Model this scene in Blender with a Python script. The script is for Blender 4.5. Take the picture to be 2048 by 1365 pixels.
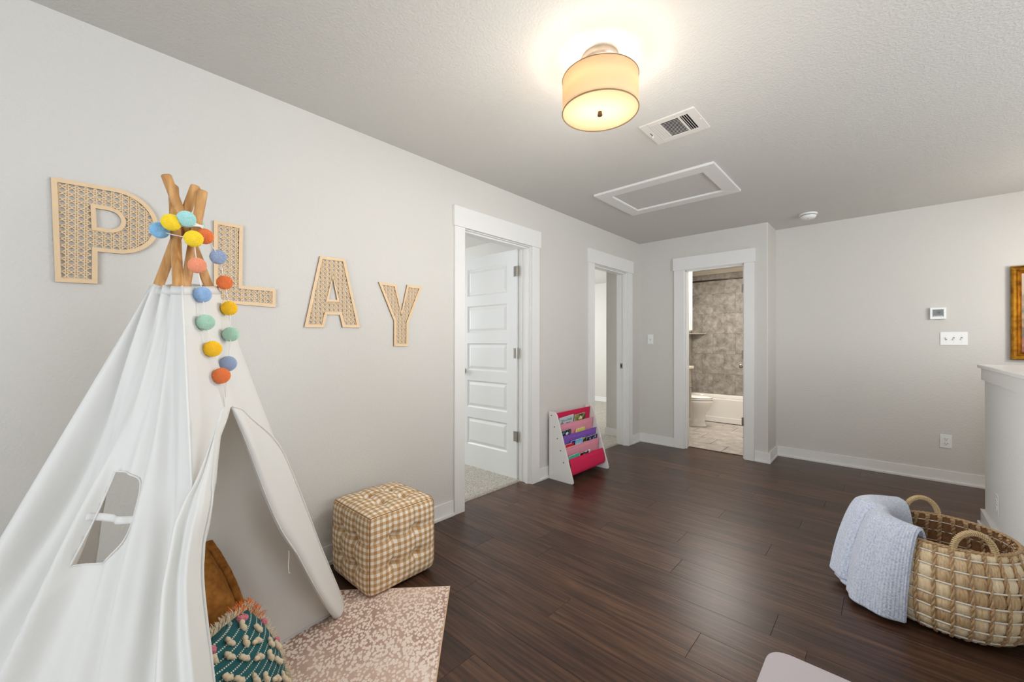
import bpy, bmesh, math, random
from mathutils import Vector, Matrix
from mathutils.geometry import delaunay_2d_cdt
for _o in list(bpy.data.objects): bpy.data.objects.remove(_o)
random.seed(7)
S = bpy.context.scene
COL = S.collection
PI = math.pi
H = 2.44            # ceiling height
D = 4.784           # far wall (bathroom door)
D2 = 5.185          # right hand wall (thermostat)

# ------------------------------------------------------------------ camera
cd = bpy.data.cameras.new('camera')
cam = bpy.data.objects.new('camera', cd); COL.objects.link(cam)
cd.sensor_width = 36.0; cd.lens = 814.64/2048*36.0; cd.clip_start = .02; cd.clip_end = 60
yaw, pit, rol = .743797, .0038949, .0013455
fw = Vector((-math.sin(yaw)*math.cos(pit), math.cos(yaw)*math.cos(pit), math.sin(pit)))
rt = Vector((math.cos(yaw), math.sin(yaw), 0)); up = rt.cross(fw)
rt2 = rt*math.cos(rol)+up*math.sin(rol); up2 = up*math.cos(rol)-rt*math.sin(rol)
M = Matrix((rt2, up2, -fw)).transposed().to_4x4(); M.translation = Vector((2.2554, 0, 1.216))
cam.matrix_world = M
S.camera = cam

# ------------------------------------------------------------------ world, lights, exposure
w = bpy.data.worlds.new('sky'); S.world = w; w.use_nodes = True
bg = w.node_tree.nodes['Background']; bg.inputs[0].default_value = (.80, .88, 1, 1); bg.inputs[1].default_value = 1.0
S.view_settings.view_transform = 'Standard'; S.view_settings.look = 'None'
S.view_settings.exposure = 0.08; S.view_settings.gamma = 1.0; S.view_settings.use_curve_mapping = False

def area(name, loc, target, sx, sy, power, col):
    l = bpy.data.lights.new(name, 'AREA'); l.shape = 'RECTANGLE'; l.size = sx; l.size_y = sy; l.energy = power; l.color = col
    o = bpy.data.objects.new(name, l); COL.objects.link(o); o.location = loc
    o.rotation_euler = (Vector(target)-Vector(loc)).to_track_quat('-Z', 'Y').to_euler(); return o
def point(name, loc, power, col, r=.03):
    l = bpy.data.lights.new(name, 'POINT'); l.energy = power; l.color = col; l.shadow_soft_size = r
    o = bpy.data.objects.new(name, l); COL.objects.link(o); o.location = loc; return o
area('window_daylight', (2.6, -3.02, 1.35), (2.6, 3, 1.3), 2.2, 1.9, 78, (.87, .94, 1))
area('stair_window_daylight', (4.82, 1.6, 1.5), (0, 2.2, 1.0), 2.6, 1.7, 74, (.92, .96, 1))
area('bedroom_daylight', (-2.9, 1.9, 1.5), (-.5, 2.3, 1.0), 1.6, 1.4, 58, (.90, .95, 1))
area('far_bedroom_daylight', (-3.15, 5.6, 1.5), (-1, 6.3, 1.1), 1.6, 1.4, 74, (.95, .98, 1))
area('bathroom_light', (.55, 6.0, 2.40), (.55, 6.0, 0), .5, .9, 34, (1, .95, .88))

# ------------------------------------------------------------------ helpers
def link(name, me, parent=None, mat=None, kind=None):
    o = bpy.data.objects.new(name, me); COL.objects.link(o)
    if mat and me is not None and not me.materials: me.materials.append(mat)
    if parent: o.parent = parent
    if kind: o['kind'] = kind
    return o
def tag(o, label, cat, group=None):
    o['label'] = label; o['category'] = cat
    if group: o['group'] = group
    return o
def empty(name, loc=(0, 0, 0), rz=0, kind=None):
    o = bpy.data.objects.new(name, None); COL.objects.link(o); o.location = loc; o.rotation_euler = (0, 0, rz)
    o.empty_display_size = .05
    if kind: o['kind'] = kind
    return o
def obj(name, bm, mat, parent=None, smooth=False, kind=None, recalc=True):
    me = bpy.data.meshes.new(name)
    if recalc: bmesh.ops.recalc_face_normals(bm, faces=bm.faces[:])
    bm.to_mesh(me); bm.free()
    if smooth:
        for f in me.polygons: f.use_smooth = True
    return link(name, me, parent, mat, kind)
def B(): return bmesh.new()
def box(bm, lo, hi, bev=0, seg=2, M=None):
    t = bmesh.new(); bmesh.ops.create_cube(t, size=1)
    for v in t.verts: v.co = Vector([lo[i]+(v.co[i]+.5)*(hi[i]-lo[i]) for i in range(3)])
    if bev: bmesh.ops.bevel(t, geom=t.edges[:], offset=bev, segments=seg, profile=.7, affect='EDGES')
    merge(bm, t, M)
def merge(bm, t, M=None):
    if M is not None: t.transform(M)
    vs = [bm.verts.new(v.co) for v in t.verts]; t.verts.index_update()
    for f in t.faces:
        try: bm.faces.new([vs[v.index] for v in f.verts])
        except ValueError: pass
    t.free()
def cyl(bm, a, b, r, r2=None, n=20, cap=True):
    a = Vector(a); b = Vector(b); r2 = r if r2 is None else r2
    q = (b-a).to_track_quat('Z', 'Y')
    A = []; Bv = []
    for i in range(n):
        c = Vector((math.cos(2*PI*i/n), math.sin(2*PI*i/n), 0))
        A.append(bm.verts.new(a+q@(c*r))); Bv.append(bm.verts.new(b+q@(c*r2)))
    for i in range(n):
        bm.faces.new((A[i], A[(i+1) % n], Bv[(i+1) % n], Bv[i]))
    if cap: bm.faces.new(A[::-1]); bm.faces.new(Bv)
def tube(bm, pts, r, n=6, closed=False):
    pts = [Vector(q) for q in pts]; rings = []; N = len(pts)
    prev = None
    for i, q in enumerate(pts):
        if closed: d = pts[(i+1) % N]-pts[i-1]
        else: d = pts[min(i+1, N-1)]-pts[max(i-1, 0)]
        d.normalize()
        if prev is None:
            x = d.orthogonal().normalized()
        else:
            x = (prev-d*prev.dot(d)).normalized()
        prev = x; y = d.cross(x)
        rr = r[i] if isinstance(r, (list, tuple)) else r
        rings.append([bm.verts.new(q+(x*math.cos(2*PI*k/n)+y*math.sin(2*PI*k/n))*rr) for k in range(n)])
    for i in range(N if closed else N-1):
        a = rings[i]; b = rings[(i+1) % N]
        for k in range(n): bm.faces.new((a[k], a[(k+1) % n], b[(k+1) % n], b[k]))
    if not closed: bm.faces.new(rings[0][::-1]); bm.faces.new(rings[-1])
def lathe(bm, prof, n=40, c=(0, 0, 0)):
    rings = []
    for r, z in prof:
        rings.append([bm.verts.new((c[0]+r*math.cos(2*PI*k/n), c[1]+r*math.sin(2*PI*k/n), c[2]+z)) for k in range(n)] if r > 1e-6 else [bm.verts.new((c[0], c[1], c[2]+z))])
    for a, b in zip(rings, rings[1:]):
        for k in range(n):
            k2 = (k+1) % n
            if len(a) == 1 and len(b) == 1: continue
            if len(a) == 1: bm.faces.new((a[0], b[k2], b[k]))
            elif len(b) == 1: bm.faces.new((a[k], a[k2], b[0]))
            else: bm.faces.new((a[k], a[k2], b[k2], b[k]))
def prism(bm, pts, f, d0, d1, bev=0):
    """closed outline pts (2D) extruded between depths d0,d1 ; f(u,v,d)->3D"""
    t = bmesh.new()
    a = [t.verts.new(f(u, v, d0)) for u, v in pts]; b = [t.verts.new(f(u, v, d1)) for u, v in pts]
    t.faces.new(a[::-1]); t.faces.new(b)
    n = len(pts)
    for i in range(n): t.faces.new((a[i], a[(i+1) % n], b[(i+1) % n], b[i]))
    if bev:
        bmesh.ops.recalc_face_normals(t, faces=t.faces[:])
        bmesh.ops.bevel(t, geom=[e for e in t.edges if e.calc_face_angle(0) > .6], offset=bev, segments=2, affect='EDGES')
    merge(bm, t)
def grid(bm, nu, nv, fn):
    V = [[bm.verts.new(fn(i/nu, j/nv)) for j in range(nv+1)] for i in range(nu+1)]
    for i in range(nu):
        for j in range(nv): bm.faces.new((V[i][j], V[i+1][j], V[i+1][j+1], V[i][j+1]))
    return V
def solid(o, t, off=-1, bev=0):
    m = o.modifiers.new('thickness', 'SOLIDIFY'); m.thickness = t; m.offset = off
    return o

# ------------------------------------------------------------------ materials
def nt(name):
    m = bpy.data.materials.new(name); m.use_nodes = True
    t = m.node_tree; return m, t, t.nodes['Principled BSDF']
def N(t, kind, **kw):
    n = t.nodes.new(kind)
    for k, v in kw.items():
        if k.startswith('_'): setattr(n, k[1:], v)
        else: n.inputs[k.replace('-', ' ')].default_value = v
    return n
def rgb(*c): return (c[0], c[1], c[2], 1)
def srgb(r, g, b):
    f = lambda x: ((x/255+.055)/1.055)**2.4 if x > 10 else x/255/12.92
    return (f(r), f(g), f(b), 1)
def simple(name, col, rough=.5, metal=0, spec=.5, bump=0, bscale=60, bdist=.002, var=0, sheen=0):
    m, t, b = nt(name); L = t.links
    b.inputs['Base Color'].default_value = col; b.inputs['Roughness'].default_value = rough
    b.inputs['Metallic'].default_value = metal; b.inputs['Specular IOR Level'].default_value = spec
    if sheen: b.inputs['Sheen Weight'].default_value = sheen; b.inputs['Sheen Roughness'].default_value = .4
    if bump or var:
        tc = N(t, 'ShaderNodeTexCoord'); no = N(t, 'ShaderNodeTexNoise', Scale=bscale, Detail=3.0)
        L.new(tc.outputs['Object'], no.inputs['Vector'])
        if bump:
            bp = N(t, 'ShaderNodeBump', Strength=bump, Distance=bdist); L.new(no.outputs[0], bp.inputs['Height']); L.new(bp.outputs[0], b.inputs['Normal'])
        if var:
            mx = N(t, 'ShaderNodeMixRGB'); mx.inputs[1].default_value = tuple(c*(1-var) for c in col[:3])+(1,); mx.inputs[2].default_value = tuple(min(1, c*(1+var)) for c in col[:3])+(1,)
            L.new(no.outputs[0], mx.inputs[0]); L.new(mx.outputs[0], b.inputs['Base Color'])
    return m
def wall_mat(name, col, s1, strength):
    m, t, b = nt(name); L = t.links
    b.inputs['Base Color'].default_value = col; b.inputs['Roughness'].default_value = .75; b.inputs['Specular IOR Level'].default_value = .25
    tc = N(t, 'ShaderNodeTexCoord'); n1 = N(t, 'ShaderNodeTexNoise', Scale=s1, Detail=2.0, Roughness=.45, Distortion=.4)
    L.new(tc.outputs['Object'], n1.inputs['Vector'])
    r = N(t, 'ShaderNodeValToRGB'); r.color_ramp.elements[0].position = .38; r.color_ramp.elements[1].position = .66
    L.new(n1.outputs[0], r.inputs[0])
    bp = N(t, 'ShaderNodeBump', Strength=strength, Distance=.0035); L.new(r.outputs[0], bp.inputs['Height']); L.new(bp.outputs[0], b.inputs['Normal'])
    return m
mWall = wall_mat('greige_wall_paint', srgb(211, 208, 202), 95, .2)
mCeil = wall_mat('ceiling_paint', srgb(211, 209, 204), 95, .3)
mBathWall = simple('cream_wall_paint', srgb(226, 217, 203), .7)
mTrim = simple('white_trim_paint', srgb(231, 230, 227), .38)
mDoor = simple('white_door_paint', srgb(231, 232, 231), .42)
mNickel = simple('brushed_nickel', srgb(170, 166, 160), .28, 1)
mDark = simple('dark_gap', srgb(30, 28, 26), .8)
mPlast = simple('white_plastic', srgb(238, 238, 235), .3)
mPorc = simple('white_porcelain', srgb(240, 236, 230), .12)
mVan = simple('taupe_cabinet_paint', srgb(176, 168, 156), .4)
mStone = simple('cream_counter', srgb(235, 228, 214), .2)
mBronze = simple('dark_bronze', srgb(45, 36, 30), .35, .8)
mGrout = simple('grout', srgb(150, 140, 128), .9)

def wood_floor():
    m, t, b = nt('dark_plank_wood'); L = t.links
    tc = N(t, 'ShaderNodeTexCoord'); oi = N(t, 'ShaderNodeObjectInfo')
    mul = N(t, 'ShaderNodeVectorMath', _operation='SCALE'); mul.inputs[0].default_value = (37.3, 11.7, 5.1); L.new(oi.outputs['Random'], mul.inputs['Scale'])
    add = N(t, 'ShaderNodeVectorMath', _operation='ADD'); L.new(tc.outputs['Object'], add.inputs[0]); L.new(mul.outputs[0], add.inputs[1])
    mp = N(t, 'ShaderNodeMapping'); mp.inputs['Scale'].default_value = (2.0, 46, 1); L.new(add.outputs[0], mp.inputs['Vector'])
    n1 = N(t, 'ShaderNodeTexNoise', Scale=1.4, Detail=6.0, Roughness=.62, Distortion=.35); L.new(mp.outputs[0], n1.inputs['Vector'])
    mp2 = N(t, 'ShaderNodeMapping'); mp2.inputs['Scale'].default_value = (1.0, 9, 1); L.new(add.outputs[0], mp2.inputs['Vector'])
    n2 = N(t, 'ShaderNodeTexNoise', Scale=1.6, Detail=3.0, Distortion=1.6); L.new(mp2.outputs[0], n2.inputs['Vector'])
    wv = N(t, 'ShaderNodeTexWave', Scale=2.2, Distortion=7.0, Detail=2.0); wv.bands_direction = 'Y'
    wv.inputs['Detail Scale'].default_value = .8
    mp3 = N(t, 'ShaderNodeMapping'); mp3.inputs['Scale'].default_value = (.35, 6, 1); L.new(add.outputs[0], mp3.inputs['Vector']); L.new(mp3.outputs[0], wv.inputs['Vector'])
    r = N(t, 'ShaderNodeValToRGB'); e = r.color_ramp.elements
    e[0].position = .26; e[0].color = srgb(33, 21, 16); e[1].position = .78; e[1].color = srgb(108, 76, 56)
    e2 = e.new(.5); e2.color = srgb(62, 41, 31)
    a1 = N(t, 'ShaderNodeMath', _operation='MULTIPLY'); a1.inputs[1].default_value = .66; L.new(n1.outputs[0], a1.inputs[0])
    a2 = N(t, 'ShaderNodeMath', _operation='MULTIPLY_ADD'); a2.inputs[1].default_value = .40; L.new(n2.outputs[0], a2.inputs[0]); L.new(a1.outputs[0], a2.inputs[2])
    a3 = N(t, 'ShaderNodeMath', _operation='MULTIPLY_ADD'); a3.inputs[1].default_value = -.06; L.new(wv.outputs[0], a3.inputs[0]); L.new(a2.outputs[0], a3.inputs[2])
    a4 = N(t, 'ShaderNodeMath', _operation='MULTIPLY_ADD'); a4.inputs[1].default_value = .10; L.new(oi.outputs['Random'], a4.inputs[0]); L.new(a3.outputs[0], a4.inputs[2])
    L.new(a4.outputs[0], r.inputs[0]); L.new(r.outputs[0], b.inputs['Base Color'])
    b.inputs['Roughness'].default_value = .33; b.inputs['Specular IOR Level'].default_value = .38
    bp = N(t, 'ShaderNodeBump', Strength=.25, Distance=.0012); L.new(n1.outputs[0], bp.inputs['Height']); L.new(bp.outputs[0], b.inputs['Normal'])
    return m
mFloor = wood_floor()

def tile_mat(name, c0, c1, c2, rough):
    m, t, b = nt(name); L = t.links
    tc = N(t, 'ShaderNodeTexCoord'); oi = N(t, 'ShaderNodeObjectInfo')
    mul = N(t, 'ShaderNodeVectorMath', _operation='SCALE'); mul.inputs[0].default_value = (7.3, 11.7, 5.1); L.new(oi.outputs['Random'], mul.inputs['Scale'])
    add = N(t, 'ShaderNodeVectorMath', _operation='ADD'); L.new(tc.outputs['Object'], add.inputs[0]); L.new(mul.outputs[0], add.inputs[1])
    n1 = N(t, 'ShaderNodeTexNoise', Scale=9.0, Detail=9.0, Roughness=.74, Distortion=.35); L.new(add.outputs[0], n1.inputs['Vector'])
    r = N(t, 'ShaderNodeValToRGB'); e = r.color_ramp.elements
    e[0].position = .345; e[0].color = c0; e[1].position = .665; e[1].color = c2; e.new(.5).color = c1
    L.new(n1.outputs[0], r.inputs[0]); L.new(r.outputs[0], b.inputs['Base Color']); b.inputs['Roughness'].default_value = rough
    return m
mTile = tile_mat('grey_stone_wall_tile', srgb(116, 110, 103), srgb(150, 144, 136), srgb(182, 176, 168), .35)
mFTile = tile_mat('grey_stone_floor_tile', srgb(146, 138, 130), srgb(178, 170, 161), srgb(208, 201, 192), .3)

def carpet_mat():
    m, t, b = nt('light_grey_carpet'); L = t.links
    tc = N(t, 'ShaderNodeTexCoord'); n1 = N(t, 'ShaderNodeTexNoise', Scale=190.0, Detail=3.0); L.new(tc.outputs['Object'], n1.inputs['Vector'])
    n2 = N(t, 'ShaderNodeTexNoise', Scale=4.0, Detail=2.0); L.new(tc.outputs['Object'], n2.inputs['Vector'])
    r = N(t, 'ShaderNodeValToRGB'); e = r.color_ramp.elements
    e[0].position = .36; e[0].color = srgb(150, 143, 132); e[1].position = .62; e[1].color = srgb(226, 220, 209)
    L.new(n1.outputs[0], r.inputs[0]); L.new(r.outputs[0], b.inputs['Base Color']); b.inputs['Roughness'].default_value = 1; b.inputs['Specular IOR Level'].default_value = .05
    a = N(t, 'ShaderNodeMath', _operation='ADD'); L.new(n1.outputs[0], a.inputs[0]); L.new(n2.outputs[0], a.inputs[1])
    bp = N(t, 'ShaderNodeBump', Strength=1.0, Distance=.008); L.new(a.outputs[0], bp.inputs['Height']); L.new(bp.outputs[0], b.inputs['Normal'])
    return m
mCarpet = carpet_mat()

# ------------------------------------------------------------------ structure: walls
def wallseg(bm, x0, x1, y0, y1, z0=0, z1=H): box(bm, (x0, y0, z0), (x1, y1, z1))
O1 = (1.918, 2.702); O2 = (3.694, 4.472); O3 = (.532, 1.172); HD = 2.058
bm = B()
wallseg(bm, -.12, 0, -3.1, O1[0]); wallseg(bm, -.12, 0, O1[1], O2[0]); wallseg(bm, -.12, 0, O2[1], D)
wallseg(bm, -.12, 0, O1[0], O1[1], HD); wallseg(bm, -.12, 0, O2[0], O2[1], HD)
obj('wall_left', bm, mWall, kind='structure')
bm = B()
wallseg(bm, -.46, O3[0], D, D+.12); wallseg(bm, O3[0], O3[1], D, D+.12, HD)
obj('wall_far', bm, mWall, kind='structure')
bm = B(); prism(bm, [(O3[1], D)]+[(1.361+.010*math.sin(k*PI/12), D+.010-.010*math.cos(k*PI/12)) for k in range(7)]+[(1.371, D2), (O3[1], D2)], lambda u, v, d: (u, v, d), 0, H)
obj('wall_return', bm, mWall, kind='structure')
bm = B(); wallseg(bm, 1.255, 5.0, D2, D2+.12); obj('wall_right', bm, mWall, kind='structure')
bm = B(); wallseg(bm, -.12, 1.4, -3.22, -3.1); wallseg(bm, 3.8, 5.0, -3.22, -3.1); wallseg(bm, 1.4, 3.8, -3.22, -3.1, 0, .35); wallseg(bm, 1.4, 3.8, -3.22, -3.1, 2.3)
obj('wall_near', bm, mWall, kind='structure')
bm = B(); wallseg(bm, 4.88, 5.0, -3.1, .25, -1); wallseg(bm, 4.88, 5.0, 2.95, D2, -1); wallseg(bm, 4.88, 5.0, .25, 2.95, -1, .6); wallseg(bm, 4.88, 5.0, .25, 2.95, 2.4)
obj('wall_stair', bm, mWall, kind='structure')
bm = B(); box(bm, (-3.4, -3.22, H), (5.0, 7.6, H+.08)); obj('ceiling', bm, mCeil, kind='structure')
# windows behind the camera and over the stair (daylight comes through here)
def window(name, f, a0, a1, z0, z1):
    e = empty(name, kind='structure')
    bm = B()
    def seg(a, b, c, d, t=.05):
        p0 = f(a, c, -t/2); p1 = f(b, d, t/2)
        box(bm, [min(p0[i], p1[i]) for i in range(3)], [max(p0[i], p1[i]) for i in range(3)], .004)
    for (a, b, c, d) in ((a0, a1, z0, z0+.06), (a0, a1, z1-.06, z1), (a0, a0+.06, z0, z1), (a1-.06, a1, z0, z1), ((a0+a1)/2-.03, (a0+a1)/2+.03, z0, z1)): seg(a, b, c, d)
    obj('window_frame', bm, mTrim, e)
window('window_1', lambda a, z, d: (a, -3.16+d, z), 1.4, 3.8, .35, 2.3)
window('window_2', lambda a, z, d: (4.94+d, a, z), .25, 2.95, .6, 2.4)

# other rooms
bm = B()
wallseg(bm, -3.3, -.12, 3.48, 3.60); wallseg(bm, -3.3, -3.2, .4, 3.5); wallseg(bm, -3.3, -.12, .3, .42)
obj('wall_bedroom', bm, mWall, kind='structure')
bm = B()
wallseg(bm, -3.4, -.46, 7.42, 7.54); wallseg(bm, -3.4, -3.3, 3.6, 7.5); wallseg(bm, -.46, -.33, D+.12, 7.45)
obj('wall_far_bedroom', bm, mWall, kind='structure')
bm = B()
wallseg(bm, -.33, 1.9, 7.34, 7.46); wallseg(bm, 1.255, 1.371, D2, 7.46)
obj('wall_bathroom', bm, mBathWall, kind='structure')

# floor: base + planks
bm = B(); box(bm, (-.20, -3.1, -.06), (2.86, D+.13, -.012)); box(bm, (2.86, 4.02, -.06), (4.9, D2, -.012)); box(bm, (1.255, D+.13, -.06), (2.86, D2, -.012)); box(bm, (2.86, -3.1, -.06), (4.9, -1.0, -.012))
floor = obj('floor', bm, simple('joint_brown', srgb(70, 50, 38), .8), kind='structure')
PW, PL = .18, 1.23
rowoff = {}
def row_of(y): return round((y-1.975)/PW-.5)
for y, x in ((2.06, 1.897), (1.70, 1.68), (2.78, 1.743), (2.25, 1.41)): rowoff[row_of(y)] = x
cache = {}
def plank(x0, x1, y0, y1):
    k = (round(x1-x0, 4), round(y1-y0, 4))
    if k not in cache:
        bm = B(); box(bm, (-k[0]/2+.0004, -k[1]/2+.0004, -.0115), (k[0]/2-.0004, k[1]/2-.0004, 0), .0007, 1)
        me = bpy.data.meshes.new('plank'); bmesh.ops.recalc_face_normals(bm, faces=bm.faces[:]); bm.to_mesh(me); bm.free(); me.materials.append(mFloor); cache[k] = me
    o = link('plank', cache[k], floor); o.location = ((x0+x1)/2, (y0+y1)/2, 0); return o
for r in range(-17, 18):
    y0 = 1.975+r*PW; y1 = y0+PW
    for (xa, xb, ya, yb) in ((-.11, 2.86, -1.2, D+.12), (1.371, 2.86, D+.12, D2), (2.86, 4.88, 4.02, D2)):
        a, b = max(y0, ya), min(y1, yb)
        if b-a < .012: continue
        off = rowoff.get(r, (r*.437 % PL))
        cuts = [xa]+[off+k*PL for k in range(-3, 6) if xa+.05 < off+k*PL < xb-.05]+[xb]
        for c0, c1 in zip(cuts, cuts[1:]): plank(c0, c1, a, b)
bm = B(); box(bm, (2.86, -1.0, -1.02), (4.9, 4.02, -1.0)); obj('floor_stair', bm, mCarpet, kind='structure')
bm = B(); box(bm, (2.84, -1.0, -1.0), (2.86, 4.02, -.012)); box(bm, (2.86, 4.0, -1), (4.9, 4.02, -.012)); obj('trim_10', bm, mTrim, kind='structure')

# carpets of both bedrooms: a slab of real tufts
def carpet(x0, x1, y0, y1, nx, ny):
    rnd = random.Random(3); bm = B()
    def f(u, v):
        x = x0+(x1-x0)*u; y = y0+(y1-y0)*v
        edge = min(1, (x1-x)/.012)
        z = .004+.012*edge*(.55+.45*rnd.random())
        jx = (rnd.random()-.5)*.006
        if u == 1: return Vector((x+rnd.random()*.006, y, -.004))
        return Vector((x+jx, y+(rnd.random()-.5)*.006, z))
    grid(bm, nx, ny, f); return obj('floor_carpet', bm, mCarpet, kind='structure', smooth=True)
carpet(-1.3, -.113, 1.93, 2.70, 160, 110); carpet(-3.2, -1.3, .42, 3.48, 20, 30); carpet(-1.3, -.124, .42, 1.93, 20, 20); carpet(-1.3, -.124, 2.70, 3.48, 20, 20)
carpet(-1.3, -.113, 3.71, 4.78, 130, 130); carpet(-3.3, -1.3, 3.6, 7.42, 60, 110); carpet(-1.3, -.462, 4.78, 7.42, 30, 80)

# ------------------------------------------------------------------ door casings
def casing(name, f, a0, a1, wl=.093, wr=.1, head=(2.043, 2.186), over=.012, hinge_side=None):
    """f(a, d, z): a along wall, d out of the wall towards the room"""
    e = empty(name, kind='structure')
    def part(nm, a, b, d0, d1, z0, z1, bev=.002, m=mTrim):
        bm = B(); p0 = f(a, d0, z0); p1 = f(b, d1, z1)
        box(bm, [min(p0[i], p1[i]) for i in range(3)], [max(p0[i], p1[i]) for i in range(3)], bev)
        return obj(nm, bm, m, e)
    part('casing_leg', a0-wl, a0, .0005, .018, 0, head[0]); part('casing_leg', a1, a1+wr, .0005, .018, 0, head[0])
    part('casing_head', a0-wl-over, a1+wr+over, .0005, .026, head[0], head[1])
    j = .006
    part('jamb', a0-.015, a0+j-.001, -.135, .0, .0, HD); part('jamb', a1-j+.001, a1+.015, -.135, .0, .0, HD); part('jamb', a0+j, a1-j, -.135, .0, head[0]-j, HD)
    s0, s1 = -.05, -.02
    part('door_stop', a0+j, a0+j+.012, s0, s1, .0, head[0]-j); part('door_stop', a1-j-.012, a1-j, s0, s1, .0, head[0]-j); part('door_stop', a0+j, a1-j, s0, s1, head[0]-j-.012, head[0]-j)
    part('jamb_bead', a1-j-.004, a1-j, -.02, -.012, 0, head[0]-j, .001); part('jamb_bead', a1-j-.004, a1-j, -.102, -.094, 0, head[0]-j, .001)
    return e
casing('trim_1', lambda a, d, z: (d, a, z), 1.932, 2.690)
t2 = casing('trim_2', lambda a, d, z: (d, a, z), 3.706, 4.462, .105, .102)
casing('trim_3', lambda a, d, z: (a, D-d, z), .545, 1.158, .112, .092, head=(2.052, 2.196))
bm = B(); box(bm, (.53, D+.118, -.012), (1.17, D+.135, .004)); obj('trim_4', bm, mBronze, kind='structure')   # threshold strip
# strike plate on door two jamb
bm = B(); box(bm, (-.088, 4.4535, .91), (-.058, 4.457, .972), .001); st = obj('strike_plate', bm, mNickel, t2)
bm = B(); box(bm, (-.080, 4.4525, .925), (-.068, 4.4536, .957)); obj('strike_hole', bm, mDark, st)

# ------------------------------------------------------------------ baseboards
def baseboard(name, f, a0, a1, e=None):
    bm = B()
    def bx(a, b, d0, d1, z0, z1, bev):
        p0 = f(a, d0, z0); p1 = f(b, d1, z1); box(bm, [min(p0[i], p1[i]) for i in range(3)], [max(p0[i], p1[i]) for i in range(3)], bev)
    bx(a0, a1, 0.0004, .012, 0, .105, .002); o = obj(name, bm, mTrim, kind='structure')
    bm = B(); bx(a0, a1, .012, .023, 0, .02, .004); obj('shoe_moulding', bm, mTrim, o); return o
fl = lambda a, d, z: (d, a, z)
ff = lambda a, d, z: (a, D-d, z)
baseboard('baseboard_left', fl, -3.08, 1.836); baseboard('baseboard_left', fl, 2.791, 3.600); baseboard('baseboard_left', fl, 4.566, D-.001)
baseboard('baseboard_far', ff, .0125, .432); baseboard('baseboard_far', ff, 1.252, 1.395)
baseboard('baseboard_return', lambda a, d, z: (1.371+d, a, z), D-.024, D2-.001)
baseboard('baseboard_right', lambda a, d, z: (a, D2-d, z), 1.384, 4.87)
baseboard('baseboard_bedroom', lambda a, d, z: (a, D-d, z), -.475, -.136)
baseboard('baseboard_bedroom', lambda a, d, z: (a, 7.42-d, z), -3.28, -.47)
baseboard('baseboard_bedroom', lambda a, d, z: (a, 3.48-d, z), -3.18, -.136)

# ------------------------------------------------------------------ half wall by the stair
hw = empty('wall_half', (2.73, 4.15, 0), kind='structure')
def hwp(nm, lo, hi, bev, m=mWall):
    bm = B(); box(bm, lo, hi, bev, 3); o = obj(nm, bm, m, hw); o.matrix_parent_inverse = Matrix.Translation(hw.location).inverted(); return o
mHalf = wall_mat('brightened_half_wall_paint', srgb(233, 233, 232), 90, .16)  # white like the trim; window light on this face put into the colour
hwp('wall_body', (2.735, -.9, 0), (2.85, 4.135, .99), .012, mHalf); hwp('wall_body', (2.75, 4.02, 0), (4.87, 4.135, .99), .012, mHalf)
hwp('apron', (2.722, -.9, .972), (2.735, 4.148, 1.052), .002, mTrim); hwp('apron', (2.722, 4.135, .972), (4.87, 4.148, 1.052), .002, mTrim)
hwp('cap', (2.705, -.9, 1.052), (2.875, 4.165, 1.073), .005, mTrim); hwp('cap', (2.875, 3.99, 1.052), (4.87, 4.165, 1.073), .005, mTrim)
hwp('baseboard', (2.716, -.9, 0), (2.735, 4.15, .105), .002, mTrim); hwp('shoe_moulding', (2.703, -.9, 0), (2.716, 4.162, .02), .004, mTrim); hwp('baseboard', (2.716, 4.135, 0), (4.87, 4.153, .105), .002, mTrim)

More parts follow.
